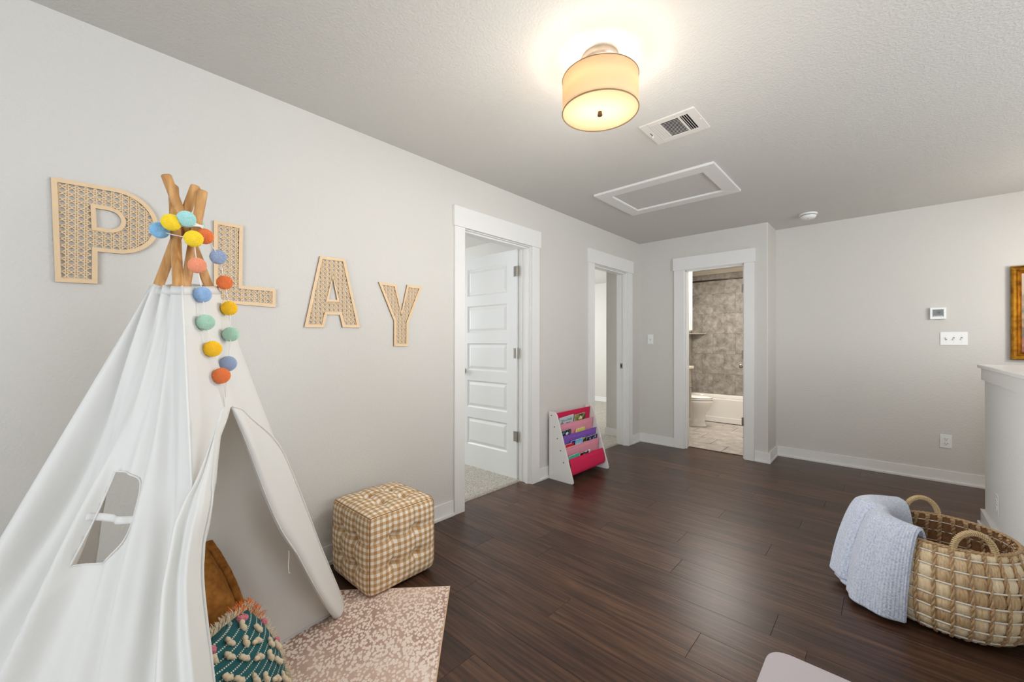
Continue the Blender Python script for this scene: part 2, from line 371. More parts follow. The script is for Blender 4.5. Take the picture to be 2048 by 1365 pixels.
# ------------------------------------------------------------------ door one: five panel leaf standing open
def door_leaf(name, loc, rz, width, hinges=True, flip=1):
    e = empty(name, loc, rz, kind='structure')      # local: x from 0 (hinge) to -width, y thickness, z
    st, th = .112, .036
    rails = [(.0, .215)]
    ph, gap = .262, .098; z = .215; pans = []
    for k in range(5): pans.append((z, z+ph)); z += ph+gap
    zt = 2.028
    bm = B()
    box(bm, (-st, 0, 0), (0, th, zt)); box(bm, (-width, 0, 0), (-width+st, th, zt))
    edges = [0]+[q for a in pans for q in a]+[zt]
    for a, b in zip(edges[::2], edges[1::2]): box(bm, (-width+st, 0, a), (-st, th, b))
    obj('door_leaf', bm, mDoor, e)
    for a, b in pans:
        bm = B(); t = bmesh.new()
        x0, x1 = -width+st, -st
        def ring(ins, y): return [t.verts.new(q) for q in ((x0+ins, y, a+ins), (x1-ins, y, a+ins), (x1-ins, y, b-ins), (x0+ins, y, b-ins))]
        for sgn in (0, 1):
            yy = lambda d: d if sgn == 0 else th-d
            rs = [ring(0, yy(0)), ring(.012, yy(.010)), ring(.02, yy(.010)), ring(.042, yy(.0025))]
            for r0, r1 in zip(rs, rs[1:]):
                for i in range(4): t.faces.new((r0[i], r0[(i+1) % 4], r1[(i+1) % 4], r1[i]))
            t.faces.new(rs[-1])
        merge(bm, t); obj('door_panel', bm, mDoor, e)
    if hinges:
        for hz in (.33, 1.065, 1.79):
            bm = B(); cyl(bm, (.008, -.002, hz), (.008, -.002, hz+.09), .0065, n=12); box(bm, (-.035, -.0025, hz), (.004, -.0005, hz+.09), .0008); box(bm, (.011, -.0025, hz), (.03, -.0005, hz+.09), .0008)
            for q in (.02, .07): cyl(bm, (-.018, -.0025, hz+q), (-.018, -.004, hz+q), .004, n=8)
            obj('hinge', bm, mNickel, e)
    bm = B(); kx = -width+.06
    cyl(bm, (kx, 0, .925), (kx, -.012, .925), .032, .028); cyl(bm, (kx, -.012, .925), (kx, -.03, .925), .012)
    t = bmesh.new(); bmesh.ops.create_uvsphere(t, u_segments=20, v_segments=12, radius=.027); merge(bm, t, Matrix.Translation((kx, -.047, .925))@Matrix.Diagonal((1, .75, 1, 1)))
    obj('door_knob', bm, mNickel, e, smooth=True)
    return e
door_leaf('door_1', (-.147, 2.672, .012), math.radians(1.5), .752)
door_leaf('door_3', (1.150, D+.128, .012), math.radians(-90+14), .60, hinges=False)
# the bathroom hinges, on the jamb
for hz in (.345, 1.05, 1.745):
    bm = B(); box(bm, (1.136, D+.004, hz), (1.1525, D+.0065, hz+.088), .0008); cyl(bm, (1.136, D+.004, hz), (1.136, D+.004, hz+.088), .005, n=10)
    o = obj('hinge', bm, mNickel, bpy.data.objects['trim_3'])

# ------------------------------------------------------------------ bathroom
bm = B(); box(bm, (-.33, D+.125, -.06), (1.255, 7.4, -.006)); bf = obj('floor_bathroom', bm, mGrout, kind='structure')
tc_ = {}
def tile_piece(parent, lo, hi, m, key):
    k = (key,)+tuple(round(hi[i]-lo[i], 4) for i in range(3))
    if k not in tc_:
        bm = B(); h = [(hi[i]-lo[i])/2 for i in range(3)]; box(bm, [-q for q in h], h, .0015, 1)
        me = bpy.data.meshes.new('tile'); bmesh.ops.recalc_face_normals(bm, faces=bm.faces[:]); bm.to_mesh(me); bm.free(); me.materials.append(m); tc_[k] = me
    o = link('tile', tc_[k], parent); o.location = [(lo[i]+hi[i])/2 for i in range(3)]; return o
y = D+.137; r = 0
while y < 6.69:
    x = -.33-(r % 3)*.2
    while x < 1.25:
        a, b = max(x, -.33), min(x+.607, 1.254)
        if b-a > .03: tile_piece(bf, (a+.0015, y+.0015, -.006), (b-.0015, min(y+.303, 6.69)-.0015, 0), mFTile, 'f')
        x += .61
    y += .306; r += 1
tw = bpy.data.objects['wall_bathroom']
for r_ in range(6):
    z0 = .365+r_*.3345; x = -.235-(.17 if r_ % 2 else 0)
    while x < 1.25:
        a, b = max(x, -.235), min(x+.341, 1.253)
        if b-a > .03: tile_piece(tw, (a+.0007, 7.326, z0+.0007), (b-.0007, 7.339, z0+.3345-.0007), mTile, 'w')
        x += .341
for r_ in range(6):
    z0 = .365+r_*.3345
    for a, b in ((6.70, 7.0), (7.0, 7.326)): tile_piece(tw, (-.247, a+.0012, z0+.0012), (-.235, b-.0012, z0+.3345-.0012), mTile, 's')
bm = B(); box(bm, (-.33, 6.70, 0), (-.247, 7.34, H)); obj('wall_tub_side', bm, mBathWall, kind='structure')
# bathtub
bt = empty('bathtub', (.6, 7.0, 0)); tag(bt, 'white bathtub with a plain apron under the grey tiled wall', 'bathtub')
def child(o, par): o.matrix_parent_inverse = Matrix.Translation(par.location).inverted() if not par.rotation_euler[2] else par.matrix_basis.inverted(); return o
bm = B(); box(bm, (-.232, 6.70, .05), (1.253, 6.78, .362), .012, 3); box(bm, (-.232, 6.71, .02), (1.253, 6.72, .05)); child(obj('apron', bm, mPorc, bt), bt)
bm = B(); box(bm, (-.232, 6.693, .006), (1.253, 6.707, .085), .006); child(obj('skirt', bm, mPorc, bt), bt)
bm = B()
def tubf(u, v):
    a = 2*PI*u; sup = lambda c: math.copysign(abs(c)**.35, c)
    k = [1, .98, .9, .84, .80, 0][min(5, int(v*5+.001))]
    zz = [.362, .355, .30, .12, .06, .05][min(5, int(v*5+.001))]
    return Vector((.51+.66*k*sup(math.cos(a)), 7.035+.235*k*sup(math.sin(a)), zz))
grid(bm, 48, 5, tubf); child(obj('basin', bm, mPorc, bt, smooth=True), bt)
bm = B(); box(bm, (-.232, 6.72, .345), (1.253, 6.80, .364), .006); box(bm, (-.232, 7.27, .345), (1.253, 7.325, .364), .006); box(bm, (-.232, 6.79, .345), (-.15, 7.28, .364), .004); child(obj('rim', bm, mPorc, bt), bt)
# curtain rod
bm = B(); cyl(bm, (-.234, 6.74, 2.185), (1.254, 6.74, 2.185), .0125, n=16); rod = obj('shower_curtain_rod', bm, mBronze); tag(rod, 'dark bronze shower curtain rod across the tiled tub alcove', 'curtain rod')
# corner shelf
bm = B(); prism(bm, [(0, 0), (.23, 0), (.0, -.23)], lambda u, v, d: (-.2345+u, 7.325+v, 1.362+d), 0, .018, .002); cs = obj('corner_shelf', bm, simple('shelf_stone', srgb(176, 170, 160), .3)); tag(cs, 'small triangular stone corner shelf on the tiled shower wall', 'shelf')
# toilet
tl = empty('toilet', (0, 6.24, 0)); tag(tl, 'white toilet with closed lid beside the bathtub', 'toilet')
def ell(cx, cy, rx, ry, n=36, fx=1.25):
    out = []
    for i in range(n):
        a = 2*PI*i/n; c, s = math.cos(a), math.sin(a)
        out.append((cx+(rx*fx if c > 0 else rx*.9)*c, cy+ry*s*(1 if c < 0 else (1-.12*c*c)), ))
    return out
def loft(bm, secs, n=36, cap0=True, cap1=True):
    R = []
    for (cx, rx, ry, z) in secs: R.append([bm.verts.new((q[0], q[1], z)) for q in ell(cx, 6.24, rx, ry, n)])
    for a, b in zip(R, R[1:]):
        for i in range(n): bm.faces.new((a[i], a[(i+1) % n], b[(i+1) % n], b[i]))
    if cap0: bm.faces.new(R[0][::-1])
    if cap1: bm.faces.new(R[-1])
bm = B(); loft(bm, [(.11, .18, .115, .0), (.11, .18, .115, .02), (.11, .165, .10, .04), (.115, .158, .095, .12), (.12, .165, .10, .19), (.125, .20, .145, .25), (.13, .225, .178, .31), (.13, .232, .187, .36), (.13, .23, .186, .39)])
child(obj('bowl', bm, mPorc, tl, smooth=True), tl)
bm = B(); loft(bm, [(.13, .225, .182, .392), (.13, .234, .19, .397), (.13, .234, .19, .406), (.13, .226, .183, .411)]); child(obj('seat', bm, mPorc, tl, smooth=True), tl)
bm = B(); loft(bm, [(.13, .222, .18, .414), (.13, .23, .187, .419), (.13, .228, .185, .43), (.13, .17, .13, .443), (.13, .05, .04, .447)]); child(obj('lid', bm, mPorc, tl, smooth=True), tl)
bm = B(); box(bm, (-.325, 6.04, .40), (-.13, 6.44, .74), .025, 4); box(bm, (-.328, 6.03, .74), (-.12, 6.45, .775), .01, 3); child(obj('tank', bm, mPorc, tl), tl)
# vanity
vn = empty('vanity_cabinet', (-.05, 5.4, 0)); tag(vn, 'taupe bathroom vanity cabinet with a cream countertop left of the toilet', 'cabinet')
bm = B(); box(bm, (-.329, 5.0, .10), (.235, 5.86, .86)); box(bm, (-.329, 5.02, 0), (.15, 5.84, .10)); child(obj('body', bm, mVan, vn), vn)
for a, b in ((5.02, 5.43), (5.44, 5.85)):
    bm = B(); box(bm, (.236, a, .13), (.253, b, .66), .003); box(bm, (.253, a, .13), (.259, a+.05, .66)); box(bm, (.253, b-.05, .13), (.259, b, .66)); box(bm, (.253, a+.05, .61), (.259, b-.05, .66)); box(bm, (.253, a+.05, .13), (.259, b-.05, .18))
    dd = child(obj('cabinet_door', bm, mVan, vn), vn)
    bm = B(); kb = b-.03 if b > 5.6 else a+.03; cyl(bm, (.259, kb, .60), (.287, kb, .60), .006); cyl(bm, (.280, kb, .60), (.293, kb, .60), .014); o = obj('knob', bm, mNickel, dd)
    bm = B(); box(bm, (.236, a, .675), (.257, b, .85), .003); child(obj('drawer', bm, mVan, vn), vn)
bm = B(); box(bm, (-.329, 4.98, .862), (.282, 5.885, .895), .006, 3); child(obj('countertop', bm, mStone, vn), vn)
wc = empty('wall_cabinet', (-.05, 5.5, 1.36)); tag(wc, 'white wall cabinet hung above the bathroom vanity', 'cabinet')
bm = B(); box(bm, (-.329, 5.1, 1.375), (.235, 5.9, 2.36), .003); box(bm, (-.329, 5.12, 1.345), (.19, 5.88, 1.375)); child(obj('body', bm, mTrim, wc), wc)
for a, b in ((5.11, 5.495), (5.505, 5.89)):
    bm = B(); box(bm, (.236, a, 1.39), (.252, b, 2.35), .002); box(bm, (.252, a, 1.39), (.258, a+.05, 2.35)); box(bm, (.252, b-.05, 1.39), (.258, b, 2.35)); box(bm, (.252, a+.05, 1.39), (.258, b-.05, 1.44)); box(bm, (.252, a+.05, 2.30), (.258, b-.05, 2.35))
    dd = child(obj('cabinet_door', bm, mTrim, wc), wc)
    bm = B(); kb = 5.47 if a < 5.3 else 5.53; tube(bm, [(.258, kb, 1.47), (.28, kb, 1.475), (.28, kb, 1.565), (.258, kb, 1.57)], .005); o = obj('handle', bm, mBronze, dd)

# ------------------------------------------------------------------ lamps
mShade, t_, b_ = nt('linen_shade'); L_ = t_.links
b_.inputs['Base Color'].default_value = srgb(232, 212, 184); b_.inputs['Roughness'].default_value = .9
tr_ = N(t_, 'ShaderNodeBsdfTranslucent', Color=srgb(247, 224, 192)); mx_ = N(t_, 'ShaderNodeMixShader', Fac=.50)
L_.new(b_.outputs[0], mx_.inputs[1]); L_.new(tr_.outputs[0], mx_.inputs[2]); L_.new(mx_.outputs[0], t_.nodes['Material Output'].inputs[0])
mDiff, t_, b_ = nt('frosted_diffuser'); L_ = t_.links
b_.inputs['Base Color'].default_value = srgb(166, 144, 110); b_.inputs['Roughness'].default_value = .6
tr_ = N(t_, 'ShaderNodeBsdfTranslucent', Color=srgb(253, 234, 204)); mx_ = N(t_, 'ShaderNodeMixShader', Fac=.20)
L_.new(b_.outputs[0], mx_.inputs[1]); L_.new(tr_.outputs[0], mx_.inputs[2]); L_.new(mx_.outputs[0], t_.nodes['Material Output'].inputs[0])
def ceiling_lamp(loc, label, power, fill):
    e = empty('ceiling_lamp', (loc[0], loc[1], H)); tag(e, label, 'lamp', None)
    bm = B(); lathe(bm, [(0, 0), (.076, 0), (.076, -.022), (.07, -.03), (0, -.03)], 48); obj('canopy', bm, simple('satin_nickel', srgb(196, 190, 182), .35, .9), e, smooth=False)
    bm = B(); cyl(bm, (0, 0, -.03), (0, 0, -.235), .006)
    for k in range(3):
        a = 2*PI*k/3+.5; cyl(bm, (0, 0, -.105), (.158*math.cos(a), .158*math.sin(a), -.105), .003, n=8)
    obj('stem', bm, mNickel, e)
    bm = B(); lathe(bm, [(.159, -.096), (.159, -.236)], 64); solid(obj('lamp_shade', bm, mShade, e, smooth=True), .0015)
    bm = B(); lathe(bm, [(0, -.234), (.1575, -.234)], 64); obj('diffuser', bm, mDiff, e)
    for z in (-.096, -.236):
        bm = B(); tube(bm, [(.1595*math.cos(2*PI*k/64), .1595*math.sin(2*PI*k/64), z) for k in range(64)], .0016 if z > -.15 else .0026, 6, True); obj('shade_rim', bm, simple('shade_rim', srgb(120, 100, 72), .7), e)
    bm = B(); lathe(bm, [(0, -.235), (.0085, -.235), (.0085, -.244), (.0105, -.245), (.0105, -.252), (0, -.254)], 20); obj('finial', bm, simple('aged_bronze', srgb(92, 72, 52), .35, .8), e)
    for k in range(2):
        a = PI*k+.8; c = (.055*math.cos(a), .055*math.sin(a), -.140)
        bm = B(); t = bmesh.new(); bmesh.ops.create_uvsphere(t, u_segments=14, v_segments=10, radius=.02); merge(bm, t, Matrix.Translation(c))
        o = obj('bulb', bm, mDiff, e, smooth=True)
        point('bulb_light', (loc[0]+c[0], loc[1]+c[1], H+c[2]+.0), power, (1, .88, .73), .028)
    point('fill_light', (loc[0], loc[1], H-.85), fill, (1, .95, .89), .13)  # added fill light in open air below the lamp to brighten the room
    return e
ceiling_lamp((1.353, 1.535), 'round drum ceiling lamp with a cream fabric shade, switched on', 3.9, 24)
ceiling_lamp((3.62, 4.35), 'second drum ceiling lamp, over the stair behind the half wall', 7, 18)

# ------------------------------------------------------------------ ceiling vent, attic panel, smoke detector
v = empty('ceiling_vent', (1.375, 2.3115, H)); tag(v, 'white louvred air vent in the ceiling beside the lamp', 'vent')
mVent = simple('vent_enamel', srgb(226, 222, 216), .4)
def vb(nm, lo, hi, bev=0, m=mVent, M=None):
    bm = B(); box(bm, lo, hi, bev, 2, M); return obj(nm, bm, m, v)
X, Y = .15, .132
for lo, hi in (((-X, -Y, -.008), (-.105, Y, 0)), ((.105, -Y, -.008), (X, Y, 0)), ((-.105, -Y, -.008), (.105, -.095, 0)), ((-.105, .095, -.008), (.105, Y, 0)), ((-.057, -.095, -.008), (-.047, .095, 0)), ((.05, -.095, -.008), (.06, .095, 0))):
    vb('vent_frame', lo, hi, .002)
vb('vent_back', (-.106, -.096, -.0012), (.106, .096, -.0002), 0, mDark)
for k in range(13):
    y_ = -.088+k*.0146; vb('slat', (-.0475, -.0058, -.0008), (.0505, .0058, .0008), 0, mVent, Matrix.Translation((0, y_, -.005))@Matrix.Rotation(.5, 4, 'X'))
for k in range(4):
    vb('slat', (-.0058, -.095, -.0008), (.0058, .095, .0008), 0, mVent, Matrix.Translation((-.098+k*.0125, 0, -.005))@Matrix.Rotation(-.45, 4, 'Y'))
    vb('slat', (-.0035, -.095, -.0008), (.0035, .095, .0008), 0, mVent, Matrix.Translation((.068+k*.0115, 0, -.005))@Matrix.Rotation(.9, 4, 'Y'))
bm = B(); box(bm, (-.131, -.03, -.0085), (-.127, .012, -.0078)); lv = obj('lever_slot', bm, mDark, v)
bm = B(); box(bm, (-.132, .005, -.02), (-.126, .012, -.008), .001); obj('lever', bm, mPlast, v)
for x_ in (-.14, .14):
    bm = B(); cyl(bm, (x_, 0, -.008), (x_, 0, -.0098), .004, n=10); obj('screw', bm, mPlast, v)

at = empty('attic_hatch', (.94, 3.275, H)); tag(at, 'white framed rectangular attic access panel in the ceiling', 'hatch')
X, Y, W_ = .463, .347, .105
def mitre(x0, y0, x1, y1, nx, ny):
    bm = B(); prism(bm, [(x0, y0), (x1, y1), (x1+nx[0]*W_, y1+nx[1]*W_), (x0+ny[0]*W_, y0+ny[1]*W_)], lambda u, v_, d: (u, v_, -d), 0, .017, .002); obj('frame_board', bm, mTrim, at)
mitre(-X, -Y, X, -Y, (-1, 1), (1, 1)); mitre(X, -Y, X, Y, (-1, -1), (-1, 1)); mitre(X, Y, -X, Y, (1, -1), (-1, -1)); mitre(-X, Y, -X, -Y, (1, 1), (1, -1))
bm = B(); box(bm, (-X+W_-.005, -Y+W_-.005, -.003), (X-W_+.005, Y-W_+.005, -.0005)); obj('panel', bm, mCeil, at)

sd = empty('smoke_detector', (1.71, 4.735, H)); tag(sd, 'round white smoke detector on the ceiling near the corner', 'smoke detector')
bm = B(); lathe(bm, [(0, 0), (.072, 0), (.072, -.012), (.068, -.015), (0, -.015)], 40); obj('base', bm, mPlast, sd)
bm = B(); lathe(bm, [(.056, -.015), (.056, -.02), (0, -.02)], 40); obj('slot', bm, mDark, sd)
bm = B(); lathe(bm, [(0, -.019), (.062, -.019), (.063, -.026), (.055, -.042), (.045, -.048), (0, -.05)], 40); obj('cover', bm, mPlast, sd, smooth=True)
bm = B(); cyl(bm, (0, -.02, -.046), (0, -.02, -.051), .006, n=12); obj('test_button', bm, simple('grey_plastic', srgb(170, 168, 164), .5), sd)

# ------------------------------------------------------------------ switches, outlets, thermostat
def onwall(f, name, loc):
    return empty(name, loc)
def plate_box(bm, f, a0, a1, z0, z1, d0, d1, bev=0):
    p0 = f(a0, d0, z0); p1 = f(a1, d1, z1); box(bm, [min(p0[i], p1[i]) for i in range(3)], [max(p0[i], p1[i]) for i in range(3)], bev)
def switch_plate(name, f, loc, n, label, cat='light switch'):
    e = empty(name, loc); tag(e, label, cat)
    wd = .035*2+(n-1)*.046
    bm = B(); plate_box(bm, f, -wd/2, wd/2, -.057, .057, .0004, .006, .002); obj('plate', bm, mPlast, e)
    for k in range(n):
        a = (k-(n-1)/2)*.046
        bm = B(); plate_box(bm, f, a-.006, a+.006, -.013, .013, .0058, .0066); sl = obj('toggle_slot', bm, simple('slot_grey', srgb(150, 147, 142), .6), e)
        bm = B(); plate_box(bm, f, a-.005, a+.005, (-.002 if k == 0 else -.012), (.012 if k == 0 else .002), .0065, .016, .0015); obj('toggle', bm, mPlast, e)
        for z in (-.03, .03):
            bm = B(); c0 = f(a, .0058, z); c1 = f(a, .007, z); cyl(bm, c0, c1, .003, n=8); obj('screw', bm, simple('screw_white', srgb(215, 213, 208), .4), e)
    return e
fR = lambda a, d, z: (a, -d, z)
fP = lambda a, d, z: (-d, a, z)
switch_plate('light_switch', fR, (.142, D, 1.259), 1, 'white single light switch left of the bathroom door')
switch_plate('light_switch', fR, (2.682, D2, 1.256), 3, 'white triple light switch plate below the thermostat')
def outlet(f, loc, label):
    e = empty('power_outlet', loc); tag(e, label, 'outlet')
    bm = B(); plate_box(bm, f, -.036, .036, -.058, .058, .0004, .006, .002); obj('plate', bm, mPlast, e)
    for z in (-.02, .02):
        bm = B(); plate_box(bm, f, -.017, .017, z-.014, z+.014, .0058, .0085, .004); s = obj('socket', bm, mPlast, e)
        bm = B()
        for a in (-.007, .007): plate_box(bm, f, a-.0012, a+.0012, z-.002, z+.007, .008, .0089)
        plate_box(bm, f, -.003, .003, z-.011, z-.006, .008, .0089); obj('socket_hole', bm, mDark, s)
    bm = B(); cyl(bm, f(0, .0058, 0), f(0, .0072, 0), .003, n=8); obj('screw', bm, mNickel, e)
outlet(fR, (2.634, D2, .36), 'white double power outlet low on the wall below the thermostat')
outlet(fP, (2.735, 3.70, .265), 'white double power outlet on the half wall, seen edge on')
th = empty('thermostat', (2.587, D2, 1.478)); tag(th, 'white thermostat with a grey screen above the triple switch', 'thermostat')
bm = B(); plate_box(bm, fR, -.050, .050, -.052, .052, .0004, .026, .006); obj('case', bm, mPlast, th)
bm = B(); plate_box(bm, fR, -.034, .034, -.030, .034, .0255, .0268); scn = obj('screen', bm, simple('lcd_grey', srgb(100, 102, 100), .25), th)
def text(name, body, size, M_, mat, parent, ext=.0002):
    c = bpy.data.curves.new(name, 'FONT'); c.body = body; c.size = size; c.align_x = 'CENTER'; c.align_y = 'CENTER'; c.extrude = ext
    to = bpy.data.objects.new(name+'_tmp', c); COL.objects.link(to)
    dg = bpy.context.evaluated_depsgraph_get(); me = bpy.data.meshes.new_from_object(to.evaluated_get(dg)); bpy.data.objects.remove(to); bpy.data.curves.remove(c)
    me.name = name; me.materials.clear(); o = link(name, me, parent, mat); me.transform(M_); return o
RX = Matrix.Rotation(PI/2, 4, 'X')
text('digits', '70', .022, Matrix.Translation((.004, -.0271, .004))@RX, mDark, scn)
bm = B(); plate_box(bm, fR, -.03, .03, -.026, -.022, .0267, .027); obj('screen_line', bm, mPlast, scn)

# ------------------------------------------------------------------ framed painting on the right wall
pa = empty('framed_painting', (3.46, D2, 1.46)); tag(pa, 'landscape painting in pink and ochre with a gold frame', 'painting')
mGold, t_, b_ = nt('antique_gold'); L_ = t_.links
b_.inputs['Metallic'].default_value = .85; b_.inputs['Roughness'].default_value = .34
tc = N(t_, 'ShaderNodeTexCoord'); n1 = N(t_, 'ShaderNodeTexNoise', Scale=25.0, Detail=4.0); r_ = N(t_, 'ShaderNodeValToRGB')
r_.color_ramp.elements[0].position = .3; r_.color_ramp.elements[0].color = srgb(132, 88, 24); r_.color_ramp.elements[1].position = .65; r_.color_ramp.elements[1].color = srgb(192, 140, 48)
L_.new(tc.outputs['Object'], n1.inputs[0]); L_.new(n1.outputs[0], r_.inputs[0]); L_.new(r_.outputs[0], b_.inputs['Base Color'])
X, Z = .466, .377
prof = [(0, .004), (0, .034), (.006, .04), (.014, .034), (.03, .026), (.034, .032), (.038, .026), (.046, .020), (.052, .024), (.058, .016), (.062, .006)]
def frame_side(k):
    bm = B(); R = []
    for ins, dep in prof:
        x, z = X-ins, Z-ins
        c = [(-x, -z), (x, -z), (x, z), (-x, z)]; a, b = c[k], c[(k+1) % 4]
        R.append((bm.verts.new((a[0], -dep, a[1])), bm.verts.new((b[0], -dep, b[1]))))
    for p, q in zip(R, R[1:]): bm.faces.new((p[0], p[1], q[1], q[0]))
    obj('frame_rail', bm, mGold, pa)
for k in range(4): frame_side(k)
mPaint, t_, b_ = nt('painted_landscape'); L_ = t_.links
tc = N(t_, 'ShaderNodeTexCoord'); mp = N(t_, 'ShaderNodeMapping'); mp.inputs['Scale'].default_value = (2.2, 1, 9)
n1 = N(t_, 'ShaderNodeTexNoise', Scale=1.6, Detail=4.0, Distortion=1.2); sp = N(t_, 'ShaderNodeSeparateXYZ')
L_.new(tc.outputs['Object'], mp.inputs[0]); L_.new(mp.outputs[0], n1.inputs[0]); L_.new(tc.outputs['Object'], sp.inputs[0])
m1 = N(t_, 'ShaderNodeMath', _operation='MULTIPLY_ADD'); m1.inputs[1].default_value = 1.45; m1.inputs[2].default_value = .5; L_.new(sp.outputs[2], m1.inputs[0])
m2 = N(t_, 'ShaderNodeMath', _operation='MULTIPLY_ADD'); m2.inputs[1].default_value = .35; m2.inputs[2].default_value = -.175; L_.new(n1.outputs[0], m2.inputs[0])
m3 = N(t_, 'ShaderNodeMath', _operation='ADD'); L_.new(m1.outputs[0], m3.inputs[0]); L_.new(m2.outputs[0], m3.inputs[1])
r_ = N(t_, 'ShaderNodeValToRGB'); e_ = r_.color_ramp.elements
DK = .80
stops = [(.0, (158, 66, 62)), (.08, (178, 96, 84)), (.14, (206, 152, 118)), (.2, (196, 120, 108)), (.27, (120, 116, 96)), (.32, (226, 168, 130)), (.4, (146, 132, 112)), (.46, (232, 186, 150)), (.54, (136, 140, 122)), (.6, (226, 190, 158)), (.66, (186, 158, 140)), (.74, (238, 208, 178)), (1, (240, 220, 200))]
e_[0].position = 0; e_[0].color = srgb(*[v*DK for v in stops[0][1]]); e_[1].position = 1; e_[1].color = srgb(*[v*DK for v in stops[-1][1]])
for q, c in stops[1:-1]: e_.new(q).color = srgb(*[v*DK for v in c])
L_.new(m3.outputs[0], r_.inputs[0]); L_.new(r_.outputs[0], b_.inputs['Base Color']); b_.inputs['Roughness'].default_value = .5
bm = B(); box(bm, (-X+.055, -.012, -Z+.055), (X-.055, -.006, Z-.055)); obj('canvas', bm, mPaint, pa)
bm = B(); box(bm, (-X+.002, -.01, -Z+.002), (X-.002, -.0005, Z-.002)); obj('backing', bm, simple('frame_backing', srgb(60, 44, 30), .7), pa)

# ------------------------------------------------------------------ cane letters P L A Y on the left wall
mPly = simple('pale_plywood', srgb(226, 197, 158), .55, var=.05, bscale=30)
mCane = simple('laser_cut_cane', srgb(222, 192, 152), .6, var=.06, bscale=40)
mEdge = simple('burnt_plywood_edge', srgb(140, 100, 62), .7)
def inset(poly, d):
    """move every edge of a counter-clockwise outline inwards by d"""
    n = len(poly); out = []
    for i in range(n):
        p0 = Vector(poly[i-1]); p1 = Vector(poly[i]); p2 = Vector(poly[(i+1) % n])
        a = (p1-p0).normalized(); b = (p2-p1).normalized()
        na = Vector((-a.y, a.x)); nb = Vector((-b.y, b.x)); m = na+nb
        m = m/max(.25, m.dot(na)) if m.length > 1e-6 else na
        out.append((p1.x+m.x*d, p1.y+m.y*d))
    return out
def border(name, poly, d, e):
    q = inset(poly, d); n = len(poly); bm = B()
    for (x0, x1) in ((.0035, .0105),):
        a0 = [bm.verts.new((x0, u, z)) for u, z in poly]; a1 = [bm.verts.new((x1, u, z)) for u, z in poly]
        b0 = [bm.verts.new((x0, u, z)) for u, z in q]; b1 = [bm.verts.new((x1, u, z)) for u, z in q]
        for i in range(n):
            j = (i+1) % n
            bm.faces.new((a1[i], a1[j], b1[j], b1[i])); bm.faces.new((a0[i], b0[i], b0[j], a0[j]))
            f1 = bm.faces.new((a0[i], a0[j], a1[j], a1[i])); f2 = bm.faces.new((b0[i], b1[i], b1[j], b0[j])); f1.material_index = 1; f2.material_index = 1
    o = obj(name, bm, mPly, e); o.data.materials.append(mEdge); return q
def cane(e, outer, holes, pitch, o0):
    polys = [outer]+holes
    def hits(pt, d):
        ts = []
        for P in polys:
            for i in range(len(P)):
                a = Vector(P[i]); b = Vector(P[(i+1) % len(P)]); ed = b-a; den = d.x*ed.y-d.y*ed.x
                if abs(den) < 1e-9: continue
                r = a-pt; t = (r.x*ed.y-r.y*ed.x)/den; s = (r.x*d.y-r.y*d.x)/den
                if 0 <= s < 1: ts.append(t)
        return sorted(ts)
    us = [q[0] for q in outer]; zs = [q[1] for q in outer]; bm = B()
    def strip(pt, d, w_, x0, x1):
        d = d.normalized(); nn = Vector((-d.y, d.x))*w_/2; ts = hits(pt, d)
        for a, b in zip(ts[::2], ts[1::2]):
            if b-a < .003: continue
            p = pt+d*(a-.002); q = pt+d*(b+.002)
            c = [p+nn, q+nn, q-nn, p-nn]
            A = [bm.verts.new((x0, v.x, v.y)) for v in c]; Bq = [bm.verts.new((x1, v.x, v.y)) for v in c]
            bm.faces.new(Bq); bm.faces.new(A[::-1])
            for i in range(4): bm.faces.new((A[i], A[(i+1) % 4], Bq[(i+1) % 4], Bq[i]))
    u0, u1, z0, z1 = min(us), max(us), min(zs), max(zs); g = .0031; eps = .000137
    n = int((u1-u0)/pitch)+3; m = int((z1-z0)/pitch)+3
    for k in range(-1, n):
        for s in (-g, g): strip(Vector((o0[0]+(k+.5)*pitch+s+eps, 0)), Vector((0, 1)), .0028, .0050, .0070)
    for k in range(-1, m):
        for s in (-g, g): strip(Vector((0, o0[1]+(k+.5)*pitch+s+eps)), Vector((1, 0)), .0028, .0050, .0068)
    for k in range(-(n+m), n+m):
        c = (k+.5)*pitch
        strip(Vector((o0[0]+c+eps, o0[1])), Vector((1, 1)), .0029, .0052, .0071); strip(Vector((o0[0]+c+eps, o0[1])), Vector((-1, 1)), .0029, .0052, .0072)
    o = obj('cane_mesh', bm, mCane, e); o['kind'] = 'stuff'; return o
def letter(name, label, outer, holes, pitch=.0243, bw=.0155, hb=.014):
    c = outer[0]; e = empty(name, (0.0004, c[0], c[1])); tag(e, label, 'wall letter', 'wooden letters spelling PLAY')
    loc = lambda P: [(u-c[0], z-c[1]) for u, z in P]
    q = border('letter_frame', loc(outer), bw, e); hs = []
    for hpoly in holes: hs.append(border('counter_frame', loc(hpoly)[::-1], hb, e))
    us = [a[0] for a in q]; zs = [a[1] for a in q]
    cane(e, q, hs, pitch, (min(us)+pitch*.5, min(zs)+pitch*.5))
def arc(cx, cz, r, a0, a1, n, rz=None): return [(cx+r*math.cos(math.radians(a0+(a1-a0)*k/n)), cz+(rz or r)*math.sin(math.radians(a0+(a1-a0)*k/n))) for k in range(n+1)]
letter('letter_p', 'cane-patterned wooden letter P, leftmost on the wall left of the tent poles',
       [(-.036, 1.437), (.073, 1.441), (.073, 1.566)]+arc(.122, 1.696, .129, -90, 90, 22)+[(-.048, 1.820)], [[(.070, 1.660)]+arc(.102, 1.696, .0365, -90, 90, 14)+[(.067, 1.7325)]])
